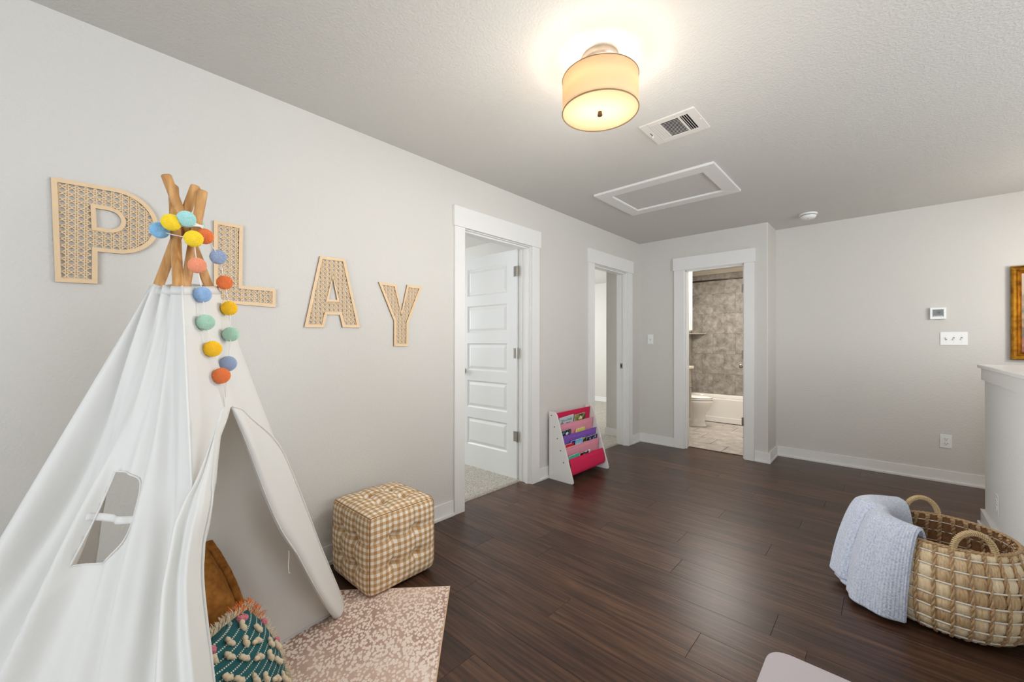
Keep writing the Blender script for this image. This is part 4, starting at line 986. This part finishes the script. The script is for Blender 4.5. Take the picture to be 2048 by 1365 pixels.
L_.new(hf.outputs[0], r_.inputs[0]); L_.new(r_.outputs[0], b_.inputs['Base Color']); b_.inputs['Roughness'].default_value = .9; b_.inputs['Specular IOR Level'].default_value = .15
n1 = N(t_, 'ShaderNodeTexNoise', Scale=320.0, Detail=1.0); L_.new(uv.outputs['Object'], n1.inputs[0]); bp = N(t_, 'ShaderNodeBump', Strength=.2, Distance=.001); L_.new(n1.outputs[0], bp.inputs['Height']); L_.new(bp.outputs[0], b_.inputs['Normal'])
pf = empty('gingham_pouf', (.283, 1.138, RZ), math.radians(1)); tag(pf, 'tan and white gingham cube pouf with tufted sides against the wall', 'pouf')
PS = .197; NS = 36; CELLS = 25.0
def pufn(a, b):
    """tufted relief of one side, a b in -1..1"""
    d = 0
    for i in (-1/3, 1/3):
        for j in (-1/3, 1/3): d -= .024*math.exp(-((a-i)**2+(b-j)**2)/.010)+.012*math.exp(-((a-i)**2+(b-j)**2)/.05)
    for i in (-1/3, 1/3): d -= .007*math.exp(-((a-i)/.05)**2)+.007*math.exp(-((b-i)/.05)**2)
    return d+.016*(1-a**2)*(1-b**2)
def pface(k):
    ax = [((0, 0, 1), (1, 0, 0), (0, 1, 0)), ((0, -1, 0), (1, 0, 0), (0, 0, 1)), ((1, 0, 0), (0, 1, 0), (0, 0, 1)), ((0, 1, 0), (-1, 0, 0), (0, 0, 1)), ((-1, 0, 0), (0, -1, 0), (0, 0, 1)), ((0, 0, -1), (1, 0, 0), (0, -1, 0))][k]
    n, u, v = [Vector(q) for q in ax]; return n, u, v
def ppos(k, a, b):
    n, u, v = pface(k); c = n+u*a+v*b
    # round the cube a little, then tuft
    m = max(1, (abs(c.x)**13+abs(c.y)**13+abs(c.z)**13)**(1/13)); q = c/m
    q = q*PS; d = pufn(a, b) if k != 5 else 0
    edge = (1-a*a)*(1-b*b); side = 1.0
    q += n*d*min(1, edge*6+.0)
    # taper at the bottom, slump
    z = q.z/PS; f = 1-.020*max(0, -z-.5)-.012*max(0, z); q.x *= f; q.y *= f
    if q.z < -PS*.99: q.z = -PS
    return Vector((q.x, q.y, (q.z+PS)*.985))
bm = B(); uvl = bm.loops.layers.uv.new('UVMap')
for k in range(6):
    V = [[bm.verts.new(ppos(k, 2*i/NS-1, 2*j/NS-1)) for j in range(NS+1)] for i in range(NS+1)]
    for i in range(NS):
        for j in range(NS):
            f = bm.faces.new((V[i][j], V[i+1][j], V[i+1][j+1], V[i][j+1]))
            for lp, (a, b) in zip(f.loops, ((i, j), (i+1, j), (i+1, j+1), (i, j+1))): lp[uvl].uv = (a/NS*CELLS/2+.25, b/NS*CELLS/2+.25)
bmesh.ops.remove_doubles(bm, verts=bm.verts[:], dist=.0003)
obj('cover', bm, mGing, pf, smooth=True)
mSeam = simple('brown_seam', srgb(150, 108, 62), .9)
for k, pts in ((0, [(2*i/40-1, -1) for i in range(41)]), (0, [(1, 2*i/40-1) for i in range(41)]), (0, [(2*i/40-1, 1) for i in range(41)]), (0, [(-1, 2*i/40-1) for i in range(41)]), (1, [(1, 2*i/40-1) for i in range(2, 41)]), (1, [(-1, 2*i/40-1) for i in range(2, 41)]), (2, [(1, 2*i/40-1) for i in range(2, 41)])):
    bm = B(); tube(bm, [ppos(k, *q) for q in pts], .0022, 5); obj('seam', bm, mSeam, pf, smooth=True)

# ------------------------------------------------------------------ sling bookshelf
mShelf = simple('white_painted_board', srgb(226, 223, 219), .45)
sh = empty('sling_bookshelf', (.14, 3.25, 0)); tag(sh, 'white kids bookshelf with pink and purple fabric slings against the wall', 'bookshelf')
SI = Matrix.Translation(sh.location).inverted()
def spt(name, bm, mat, smooth=False, par=None):
    o = obj(name, bm, mat, par or sh, smooth=smooth)
    if par is None: o.matrix_parent_inverse = SI
    return o
Y0, Y1 = 2.915, 3.525
def rounded(pts, rads, n=5):
    out = []
    for i, p in enumerate(pts):
        p = Vector(p); a = Vector(pts[i-1]); b = Vector(pts[(i+1) % len(pts)]); r = rads[i]
        if r == 0: out.append(tuple(p)); continue
        da = (a-p).normalized(); db = (b-p).normalized(); 
        for k in range(n+1):
            t = k/n; q0 = p+da*r*(1-t); q1 = p+db*r*t; q = q0*(1-t)+q1*t; out.append((q.x, q.y))
    return out
prof_ = rounded([(.026, 0), (.292, 0), (.104, .602), (.026, .602)], [.004, .03, .045, .012])
for y_ in (Y0, Y1-.012):
    bm = B(); prism(bm, prof_, lambda u, v, d: (u, y_+d, v), 0, .012, .0012); sp_ = spt('side_panel', bm, mShelf)
    for (x, z) in ((.052, .566), (.085, .468), (.118, .369), (.152, .270), (.184, .171)):
        bm = B(); yy_ = y_ if y_ == Y0 else Y1; s_ = -1 if y_ == Y0 else 1; cyl(bm, (x, yy_, z), (x, yy_+s_*.0025, z), .0055, .0045, n=14); spt('screw_cap', bm, mDark, par=sp_).matrix_parent_inverse = SI.inverted()@SI
SL = [('hot_pink', (204, 22, 76)), ('pink', (226, 148, 166)), ('purple', (128, 84, 178)), ('pink', (226, 148, 166)), ('hot_pink', (204, 22, 76))]
slm = {n: simple('sling_'+n, srgb(*c), .85, bump=.25, bscale=500, bdist=.0008) for n, c in SL}
FX = [(.096, .588), (.130, .488), (.164, .393), (.197, .297), (.231, .200)]
BXp = [(.052, .566), (.085, .468), (.118, .369), (.152, .270), (.184, .171)]
for k in range(5):
    (x, z), (bx_, bz) = FX[k], BXp[k]
    if k == 0: path = [(x, z), (x-.003, z-.03), (x-.008, z-.08), (x-.010, z-.115), (x-.018, z-.128), (bx_-.010, z-.11), (bx_-.004, bz)]
    elif k == 4: path = [(x, z), (x+.012, z-.02), (x+.026, z-.07), (x+.030, z-.115), (x+.015, z-.14), (x-.03, z-.135), (bx_-.012, z-.09), (bx_-.004, bz)]
    else: path = [(x, z), (x-.002, z-.03), (x-.008, z-.08), (x-.010, z-.115), (x-.020, z-.130), (bx_-.014, z-.115), (bx_-.006, bz)]
    bm = B()
    def sl(u, v):
        c = curve([(a, b, 0) for a, b in path], v); sag = .006*sin(PI*u)*sin(PI*min(1, v*1.6))
        return Vector((c.x+sag, Y0+.0135+u*(Y1-Y0-.050), c.y-.003*sin(PI*u)*(v < .15)))
    grid(bm, 24, 40, sl); o = solid(spt('sling', bm, slm[SL[k][0]], True), .0012, 0)
    bm = B(); cyl(bm, (x-.001, Y0+.012, z-.004), (x-.001, Y1-.036, z-.004), .0045, n=12); cyl(bm, (bx_, Y0+.012, bz), (bx_, Y1-.012, bz), .006, n=12); spt('dowel', bm, slm[SL[k][0]] if k else slm['hot_pink'])
    if k:
        bm = B(); tube(bm, [sl(i/30, .155)+Vector((.0014, 0, 0)) for i in range(31)], .0009, 4); spt('stitch_line', bm, simple('stitch', srgb(*[min(255, c+24) for c in SL[k][1]]), .9))

def cover_mat(name, cols, scale=9, seed=0):
    m, t, b = nt(name); L = t.links
    tc = N(t, 'ShaderNodeTexCoord'); mp = N(t, 'ShaderNodeMapping'); mp.inputs['Location'].default_value = (seed*3.1, seed*1.7, 0); n = N(t, 'ShaderNodeTexVoronoi', Scale=float(scale))
    r = N(t, 'ShaderNodeValToRGB'); r.color_ramp.interpolation = 'CONSTANT'; e = r.color_ramp.elements
    e[0].position = 0; e[0].color = srgb(*cols[0]); e[1].position = 1-1/len(cols); e[1].color = srgb(*cols[-1])
    for i, c in enumerate(cols[1:-1]): e.new((i+1)/len(cols)).color = srgb(*c)
    sx = N(t, 'ShaderNodeSeparateXYZ'); L.new(tc.outputs['Object'], mp.inputs[0]); L.new(mp.outputs[0], n.inputs['Vector']); L.new(n.outputs['Color'], sx.inputs[0]); L.new(sx.outputs[0], r.inputs[0]); L.new(r.outputs[0], b.inputs['Base Color']); b.inputs['Roughness'].default_value = .35
    return m
mPages = simple('book_pages', srgb(236, 230, 216), .8)
def book(row, y0, y1, ztop, h, t, mat, label, dx=0, tilt=0, prof=None, spine=None, art=None):
    """row 1..4: stands in the pocket of sling row, leaning back against sling row-1"""
    (x, z) = FX[row]; wdt = y1-y0
    e = empty('picture_book', (x-.006-t+dx-h*.10, (y0+y1)/2, ztop-h)); e.rotation_euler = (tilt, math.radians(6), 0)
    tag(e, label, 'book', 'picture books in the sling shelf')
    pr = prof or [(-wdt/2, 0), (wdt/2, 0), (wdt/2, h), (-wdt/2, h)]
    bm = B(); prism(bm, pr, lambda u, v, d: (d, u, v), 0, t*.22); obj('back_cover', bm, mat, e)
    bm = B(); prism(bm, [(u*.985, v*.985+.001) for u, v in pr], lambda u, v, d: (d, u, v), t*.22, t*.8); obj('pages', bm, mPages, e)
    bm = B(); prism(bm, pr, lambda u, v, d: (d, u, v), t*.8, t); obj('front_cover', bm, mat, e)
    return e, t
RV = Matrix.Rotation(PI/2, 4, 'Z')@Matrix.Rotation(PI/2, 4, 'X')
def art_shape(e, t, pts, col, name='cover_art', d=.0006):
    bm = B(); prism(bm, pts, lambda u, v, dd: (t+dd, u, v), .0001, d); obj(name, bm, simple('print_'+name, srgb(*col), .4), e)
def disc(cx, cz, rx, rz=None, n=16): return [(cx+rx*math.cos(2*PI*k/n), cz+(rz or rx)*math.sin(2*PI*k/n)) for k in range(n)]
e, t = book(1, 2.952, 3.168, .551, .15, .008, cover_mat('pale_blue_cover', [(196, 206, 214), (204, 212, 216), (188, 204, 206)], 14, 1), 'pale blue picture book with a slanted title, top pocket left', tilt=.05)
text('title', 'Why a Daddy', .030, Matrix.Translation((t+.0006, -.002, .118))@RV, simple('grey_ink', srgb(84, 84, 96), .5), e)
text('title', 'Needs', .026, Matrix.Translation((t+.0006, .028, .088))@RV, simple('grey_ink', srgb(84, 84, 96), .5), e)
art_shape(e, t, disc(-.0, .074, .022, .016), (120, 52, 34)); art_shape(e, t, disc(-.07, .06, .03, .05), (120, 140, 116))
e, t = book(1, 3.194, 3.362, .546, .15, .014, cover_mat('green_animal_cover', [(58, 92, 46), (116, 134, 62), (164, 150, 78), (40, 52, 36)], 42, 2), 'green jungle picture book with a pale face, top pocket right', tilt=.02)
art_shape(e, t, disc(.008, .108, .028, .018), (236, 222, 170)); art_shape(e, t, disc(.006, .094, .022, .006), (176, 60, 40), d=.0009); art_shape(e, t, disc(-.005, .126, .008), (240, 236, 220), d=.0009)
art_shape(e, t, disc(-.052, .106, .012, .022), (60, 128, 60)); art_shape(e, t, disc(.05, .10, .018, .014), (70, 54, 30))
pr = rounded([(-.078, 0), (.078, 0), (.078, .13), (-.078, .13)], [0, 0, .02, .02])
e, t = book(2, 2.930, 3.070, .440, .13, .013, cover_mat('dark_train_cover', [(30, 34, 42), (44, 52, 64), (88, 98, 108), (24, 26, 30)], 34, 3), 'dark book with rounded corners, second pocket left', prof=pr, tilt=.03)
art_shape(e, t, disc(.012, .098, .022, .012), (226, 228, 230)); art_shape(e, t, disc(-.04, .11, .012, .014), (96, 112, 140))
zz = [(-.072, 0), (.072, 0), (.072, .118)]+[q for k in range(5) for q in ((.072-.0288*k-.008, .130), (.072-.0288*k-.0205, .126), (.072-.0288*k-.0245, .112))]
e, t = book(2, 3.152, 3.318, .424, .13, .012, simple('lime_cover', srgb(214, 208, 92), .5), 'lime yellow book with a jagged top edge, second pocket right', prof=zz[:-1]+[(-.072, .110)], tilt=.02)
e, t = book(3, 2.944, 3.064, .320, .12, .012, simple('red_cover', srgb(206, 34, 36), .4), 'red and orange book, third pocket far left', tilt=.0)
art_shape(e, t, [(-.058, .075), (.058, .075), (.058, .098), (-.058, .098)], (240, 130, 40))
e, t = book(3, 3.030, 3.090, .338, .13, .012, cover_mat('blue_black_cover', [(44, 52, 140), (24, 24, 34), (30, 30, 60)], 40, 4), 'narrow blue and black book peeking from the third pocket', dx=-.0)
e, t = book(3, 3.070, 3.221, .339, .14, .010, simple('sky_cover', srgb(126, 188, 222), .4), 'sky blue book with white lettering, third pocket middle', tilt=.03)
text('title', 'AAAIC', .036, Matrix.Translation((t+.0006, .0, .100))@RV, simple('white_ink', srgb(238, 240, 240), .5), e)
e, t = book(3, 3.222, 3.278, .336, .14, .012, cover_mat('yellow_black_cover', [(26, 28, 26), (210, 190, 40), (30, 30, 28)], 45, 5), 'black and yellow book behind the sky blue one, third pocket', dx=-.0)
e, t = book(3, 3.290, 3.470, .334, .14, .014, cover_mat('navy_cover', [(34, 44, 84), (40, 54, 96), (24, 30, 52)], 26, 6), 'navy book with pale dots, third pocket far right', tilt=.03)
for cx, cz, r in ((.052, .122, .011), (-.038, .118, .010), (-.006, .094, .008), (.02, .112, .007), (.055, .098, .006)): art_shape(e, t, disc(cx, cz, r), (190, 204, 222))
e, t = book(4, 2.945, 3.108, .228, .12, .010, simple('mint_cover', srgb(86, 186, 164), .4), 'mint green book, lowest pocket left', tilt=.04)
for k in range(4): art_shape(e, t, [(-.05+.024*k, .078), (-.036+.024*k, .078), (-.043+.024*k, .096)], (226, 236, 232))
e, t = book(4, 3.118, 3.172, .220, .12, .012, cover_mat('red_black_cover', [(190, 30, 34), (30, 24, 24), (200, 60, 40)], 40, 7), 'small red and black book, lowest pocket middle')
e, t = book(4, 3.178, 3.292, .222, .12, .010, cover_mat('white_black_cover', [(214, 222, 228), (196, 210, 222), (50, 52, 54), (226, 230, 232)], 38, 8), 'white and black book, lowest pocket right', tilt=.06)

# ------------------------------------------------------------------ seagrass basket
mReed, t_, b_ = nt('water_hyacinth_reed'); L_ = t_.links
tc = N(t_, 'ShaderNodeTexCoord'); oi = N(t_, 'ShaderNodeObjectInfo'); mp = N(t_, 'ShaderNodeMapping'); mp.inputs['Scale'].default_value = (150, 150, 14); L_.new(tc.outputs['Object'], mp.inputs[0]); L_.new(oi.outputs['Random'], mp.inputs['Location'])
n1 = N(t_, 'ShaderNodeTexNoise', Scale=1.0, Detail=3.0); L_.new(mp.outputs[0], n1.inputs[0])
m1 = N(t_, 'ShaderNodeMath', _operation='MULTIPLY_ADD'); m1.inputs[1].default_value = .62; L_.new(oi.outputs['Random'], m1.inputs[0])
m2 = N(t_, 'ShaderNodeMath', _operation='MULTIPLY_ADD'); m2.inputs[1].default_value = .75; m2.inputs[2].default_value = -.19; L_.new(n1.outputs[0], m2.inputs[0]); L_.new(m2.outputs[0], m1.inputs[2])
r_ = N(t_, 'ShaderNodeValToRGB'); e_ = r_.color_ramp.elements
e_[0].position = .0; e_[0].color = srgb(120, 84, 54); e_[1].position = .85; e_[1].color = srgb(238, 220, 186); e_.new(.2).color = srgb(176, 142, 100); e_.new(.48).color = srgb(216, 190, 150)
L_.new(m1.outputs[0], r_.inputs[0]); L_.new(r_.outputs[0], b_.inputs['Base Color']); b_.inputs['Roughness'].default_value = .5
bp = N(t_, 'ShaderNodeBump', Strength=.5, Distance=.002); L_.new(n1.outputs[0], bp.inputs['Height']); L_.new(bp.outputs[0], b_.inputs['Normal'])
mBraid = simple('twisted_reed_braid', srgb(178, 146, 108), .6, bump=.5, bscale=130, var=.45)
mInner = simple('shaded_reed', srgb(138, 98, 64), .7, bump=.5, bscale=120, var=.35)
mWhiteCord = simple('white_rib', srgb(226, 220, 208), .6)
BC = Vector((2.446, 2.664)); BA = math.atan2(-.40, .134)      # the handles lie along this direction
bk = empty('woven_basket', (BC.x, BC.y, 0), BA); tag(bk, 'large woven reed basket with two round handles by the half wall', 'basket')
bprof = [(.190, .008), (.222, .03), (.246, .075), (.254, .13), (.256, .18), (.250, .24), (.240, .295), (.222, .345), (.214, .372)]
def bp_(v):
    q = curve([(a, b, 0) for a, b in bprof], v); return q.x, q.y
def oval(a): return 1.0/(1+.0*math.cos(2*a))
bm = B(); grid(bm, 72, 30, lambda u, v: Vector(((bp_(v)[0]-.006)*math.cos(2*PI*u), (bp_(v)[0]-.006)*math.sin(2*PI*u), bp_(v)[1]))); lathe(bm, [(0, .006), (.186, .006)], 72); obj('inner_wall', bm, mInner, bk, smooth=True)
NC, NR = 30, 8
seg = 2*PI/NC
def rv(k): return .015+.985*k/NR
rmesh = {}
rr = random.Random(5)
for r0 in range(NR):
    for var in range(2):
        bm = B(); va, vb_ = rv(r0), rv(r0+1)
        def cell(u, v):
            vv = va+(vb_-va)*(.04+.92*v); rad, z = bp_(vv); a = (u-.5)*seg*.88
            bul = .0125*(math.sin(PI*(.08+.84*u))**.6)*(math.sin(PI*(.04+.92*v))**.45)-.002
            rid = .0014*math.sin(u*PI*(6+2*var)+var)
            return Vector(((rad+bul+rid)*math.cos(a), (rad+bul+rid)*math.sin(a), z+.0015*math.sin(9*u+var)))
        grid(bm, 8, 5, cell); me = bpy.data.meshes.new('reed'); bm.to_mesh(me); bm.free(); me.materials.append(mReed)
        for f in me.polygons: f.use_smooth = True
        rmesh[(r0, var)] = me
for c in range(NC):
    for r0 in range(NR):
        o = link('reed', rmesh[(r0, rr.randrange(2))], bk); o.rotation_euler = (0, 0, c*seg)
# braids between the columns
bm = B()
for w_ in range(2):
    pts = []
    for k in range(66):
        v = k/65; rad, z = bp_(v); ph = 2*PI*k/9.0+PI*w_; pts.append(Vector(((rad+.007+.0032*math.cos(ph)), .0038*math.sin(ph), z)))
    tube(bm, pts, .0042, 6)
bmesh.ops.recalc_face_normals(bm, faces=bm.faces[:]); bme = bpy.data.meshes.new('braid'); bm.to_mesh(bme); bm.free(); bme.materials.append(mBraid)
for f in bme.polygons: f.use_smooth = True
for c in range(NC):
    o = link('braid', bme, bk); o.rotation_euler = (0, 0, (c+.5)*seg)
# inner side of the upper weave, seen through the mouth
bm = B()
for w_ in range(2):
    tube(bm, [Vector((bp_(.55+.45*k/30)[0]-.012+.0035*math.cos(2*PI*k/7+PI*w_), .0045*math.sin(2*PI*k/7+PI*w_), bp_(.55+.45*k/30)[1])) for k in range(31)], .0055, 5)
bmesh.ops.recalc_face_normals(bm, faces=bm.faces[:]); ime = bpy.data.meshes.new('inner_braid'); bm.to_mesh(ime); bm.free(); ime.materials.append(mBraid)
bm = B()
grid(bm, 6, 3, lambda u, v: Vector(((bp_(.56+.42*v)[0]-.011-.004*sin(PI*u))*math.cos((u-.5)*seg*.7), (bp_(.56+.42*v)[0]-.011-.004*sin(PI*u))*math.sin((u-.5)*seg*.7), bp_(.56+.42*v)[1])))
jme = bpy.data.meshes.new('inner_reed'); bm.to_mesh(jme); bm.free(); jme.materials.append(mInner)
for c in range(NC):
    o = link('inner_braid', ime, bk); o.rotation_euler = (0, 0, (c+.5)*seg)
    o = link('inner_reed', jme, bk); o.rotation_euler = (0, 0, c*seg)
for r0 in range(1, NR):
    rad, z = bp_(rv(r0)); bm = B(); tube(bm, [Vector(((rad+.0065)*math.cos(2*PI*k/90), (rad+.0065)*math.sin(2*PI*k/90), z)) for k in range(90)], .0038, 6, True); obj('rib', bm, mWhiteCord, bk, smooth=True)
    if r0 > 4:
        bm = B(); tube(bm, [Vector(((rad-.0145)*math.cos(2*PI*k/90), (rad-.0145)*math.sin(2*PI*k/90), z)) for k in range(90)], .0022, 5, True); obj('rib', bm, mWhiteCord, bk, smooth=True)
bm = B()
for w_ in range(2): tube(bm, [Vector(((.214+.003*math.cos(2*PI*k/240*40+PI*w_))*math.cos(2*PI*k/240), (.214+.003*math.cos(2*PI*k/240*40+PI*w_))*math.sin(2*PI*k/240), .376+.003*math.sin(2*PI*k/240*40+PI*w_))) for k in range(240)], .0045, 6, True)
obj('rim', bm, mBraid, bk, smooth=True)
mHand = simple('pale_reed_wrap', srgb(204, 178, 134), .6, var=.18, bscale=120)
for sgn in (1, -1):
    bm = B(); pts = []
    for k in range(33):
        a = PI*k/32; pts.append(Vector((sgn*(.212-.004), .062*math.cos(a), .372+.078*math.sin(a))))
    pts = [pts[0]-Vector((0, 0, .03))]+pts+[pts[-1]-Vector((0, 0, .03))]
    tube(bm, pts, .0075, 8); h = obj('handle', bm, mHand, bk, smooth=True)
    for k in range(1, 30):
        a = PI*(k+.5)/31; c0 = Vector((sgn*.208, .062*math.cos(a), .372+.078*math.sin(a))); d = Vector((0, -math.sin(a), math.cos(a)*1.2)).normalized(); n1_ = Vector((1, 0, 0)); n2_ = d.cross(n1_)
        bm = B() if k == 1 else bm
        tube(bm, [c0+d*(.0055*(q/10-.5)*2)+(n1_*math.cos(2*PI*q/10)+n2_*math.sin(2*PI*q/10))*.0092 for q in range(11)], .0030, 5)
    obj('handle_wrap', bm, mHand, h, smooth=True, kind='stuff')

# ------------------------------------------------------------------ blue knit blanket over the basket rim
mKnit, t_, b_ = nt('pale_blue_knit'); L_ = t_.links
uv = N(t_, 'ShaderNodeTexCoord'); n1 = N(t_, 'ShaderNodeTexNoise', Scale=140.0, Detail=3.0); L_.new(uv.outputs['Object'], n1.inputs[0])
sp = N(t_, 'ShaderNodeSeparateXYZ'); L_.new(uv.outputs['UV'], sp.inputs[0]); sn = N(t_, 'ShaderNodeMath', _operation='MULTIPLY'); sn.inputs[1].default_value = 330.0; L_.new(sp.outputs[0], sn.inputs[0]); s2 = N(t_, 'ShaderNodeMath', _operation='SINE'); L_.new(sn.outputs[0], s2.inputs[0])
ad = N(t_, 'ShaderNodeMath', _operation='MULTIPLY_ADD'); ad.inputs[1].default_value = .22; L_.new(s2.outputs[0], ad.inputs[0]); L_.new(n1.outputs[0], ad.inputs[2])
bp = N(t_, 'ShaderNodeBump', Strength=.8, Distance=.005); L_.new(ad.outputs[0], bp.inputs['Height']); L_.new(bp.outputs[0], b_.inputs['Normal'])
r_ = N(t_, 'ShaderNodeValToRGB'); r_.color_ramp.elements[0].position = .3; r_.color_ramp.elements[0].color = srgb(172, 184, 208); r_.color_ramp.elements[1].position = .6; r_.color_ramp.elements[1].color = srgb(212, 218, 232); L_.new(n1.outputs[0], r_.inputs[0]); L_.new(r_.outputs[0], b_.inputs['Base Color'])
b_.inputs['Roughness'].default_value = .95; b_.inputs['Sheen Weight'].default_value = .4
bl = empty('knit_blanket', (2.2, 2.6, 0)); tag(bl, 'pale blue knit blanket draped over the rim of the woven basket', 'blanket')
BI = Matrix.Translation(bl.location).inverted()
rad_prof = [(.165, .31), (.178, .37), (.196, .408), (.222, .416), (.252, .392), (.280, .33), (.304, .25), (.324, .16), (.337, .085), (.346, .026)]
def blanket(u, v):
    top0, top1, bot0, bot1 = math.radians(128), math.radians(246), math.radians(153), math.radians(241)
    k = max(0, (v-.3)/.7); a = (top0+(top1-top0)*u)*(1-k)+(bot0+(bot1-bot0)*u)*k
    q = curve([(r, z, 0) for r, z in rad_prof], v)
    # near end hugs the basket, far part flares and lies in two thick folds
    fold = .046*math.exp(-((u-.26)/.13)**2)+.012*math.exp(-((u-.62)/.16)**2)-.040*math.exp(-((u-.475)/.04)**2)+.008*math.sin(30*u)*k
    fl_ = min(1, max(0, (v-.18)/.25)); hug = 1-.30*k*max(0, (u-.80)/.2)
    rad = q.x*(1 if v < .3 else 1-(1-hug)*.55)*(1-.10*k*sst((.42-u)/.3))+fold*fl_
    z = q.y+.012*math.exp(-((u-.25)/.25)**2)*math.sin(PI*min(1, v/.6))-.012*k*math.sin(11*u)*0
    if v > .9: z = max(z, .010)+.05*max(0, u-.75)*0
    lift = .10*max(0, .16-u)/.16*k+.0*k
    z += lift*.6
    z += .035*k*max(0, u-.88)/.12*0
    return Vector((BC.x+rad*math.cos(a), BC.y+rad*math.sin(a), max(.009, z)))
bm = B(); V = grid(bm, 110, 80, blanket)
uvl = bm.loops.layers.uv.new('UVMap'); ix = {}
for i, col_ in enumerate(V):
    for j, v_ in enumerate(col_): ix[v_] = (i/110, j/80)
for f in bm.faces:
    for lp in f.loops: lp[uvl].uv = ix[lp.vert]
o = obj('cloth', bm, mKnit, bl, smooth=True); o.matrix_parent_inverse = BI; solid(o, .010, 1)
def overfold(a, b):
    u = -.004+(.46+.03*sin(3*b))*a; v = .16+.79*b; p = blanket(max(0, u), v); d = Vector((p.x-BC.x, p.y-BC.y, 0)).normalized()
    k = max(0, (a-.86)/.14); k0 = max(0, (.10-b)/.10)
    return p+(d*.9+Vector((0, 0, .10)))*(.017*(1-k*k)*(1-k0*k0)+.010*sin(PI*min(1, a*1.1))**2*(1-k0)+.002)
bm = B(); V = grid(bm, 60, 70, overfold); uvl = bm.loops.layers.uv.new('UVMap'); ix = {v_: (i/110, j/80) for i, col_ in enumerate(V) for j, v_ in enumerate(col_)}
for f in bm.faces:
    for lp in f.loops: lp[uvl].uv = ix[lp.vert]
o = obj('upper_fold', bm, mKnit, bl, smooth=True); o.matrix_parent_inverse = BI; solid(o, .010, 1)
bm = B(); tube(bm, [overfold(k/40, 1) for k in range(41)], .006, 6); tube(bm, [overfold(1, k/60)+Vector((0, 0, .003)) for k in range(61)], .006, 6); o = obj('edge_binding', bm, mKnit, bl, smooth=True); o.matrix_parent_inverse = BI
bm = B()
for u_ in (0, 1): tube(bm, [blanket(u_, .02+.98*k/60) for k in range(61)], .006, 6)
tube(bm, [blanket(k/80, 1) for k in range(81)], .0055, 6)
o = obj('edge_binding', bm, mKnit, bl, smooth=True); o.matrix_parent_inverse = BI

# ------------------------------------------------------------------ kids table in the near right corner
tb = empty('play_table', (2.35, .82, 0)); tag(tb, 'pale grey table with rounded corners at the bottom edge of the photo', 'table')
TBI = Matrix.Translation(tb.location).inverted()
mTable = simple('pale_laminate', srgb(184, 176, 181), .45)
TZ = .46; kx = (1.216-TZ)/1.216; cx = 2.2554+(1.909-2.2554)*kx; cy = 1.907*kx
bm = B(); prism(bm, rounded([(cx, cy-.58), (cx+.63, cy-.58), (cx+.63, cy), (cx, cy)], [.05]*4, 8), lambda u, v, d: (u, v, TZ-.022+d), 0, .022, .002); o = obj('table_top', bm, mTable, tb); o.matrix_parent_inverse = TBI
for x_ in (cx+.07, cx+.56):
    for y_ in (cy-.51, cy-.07):
        bm = B(); cyl(bm, (x_, y_, 0), (x_, y_, TZ-.022), .016, .022, n=16); o = obj('leg', bm, mTable, tb, smooth=True); o.matrix_parent_inverse = TBI
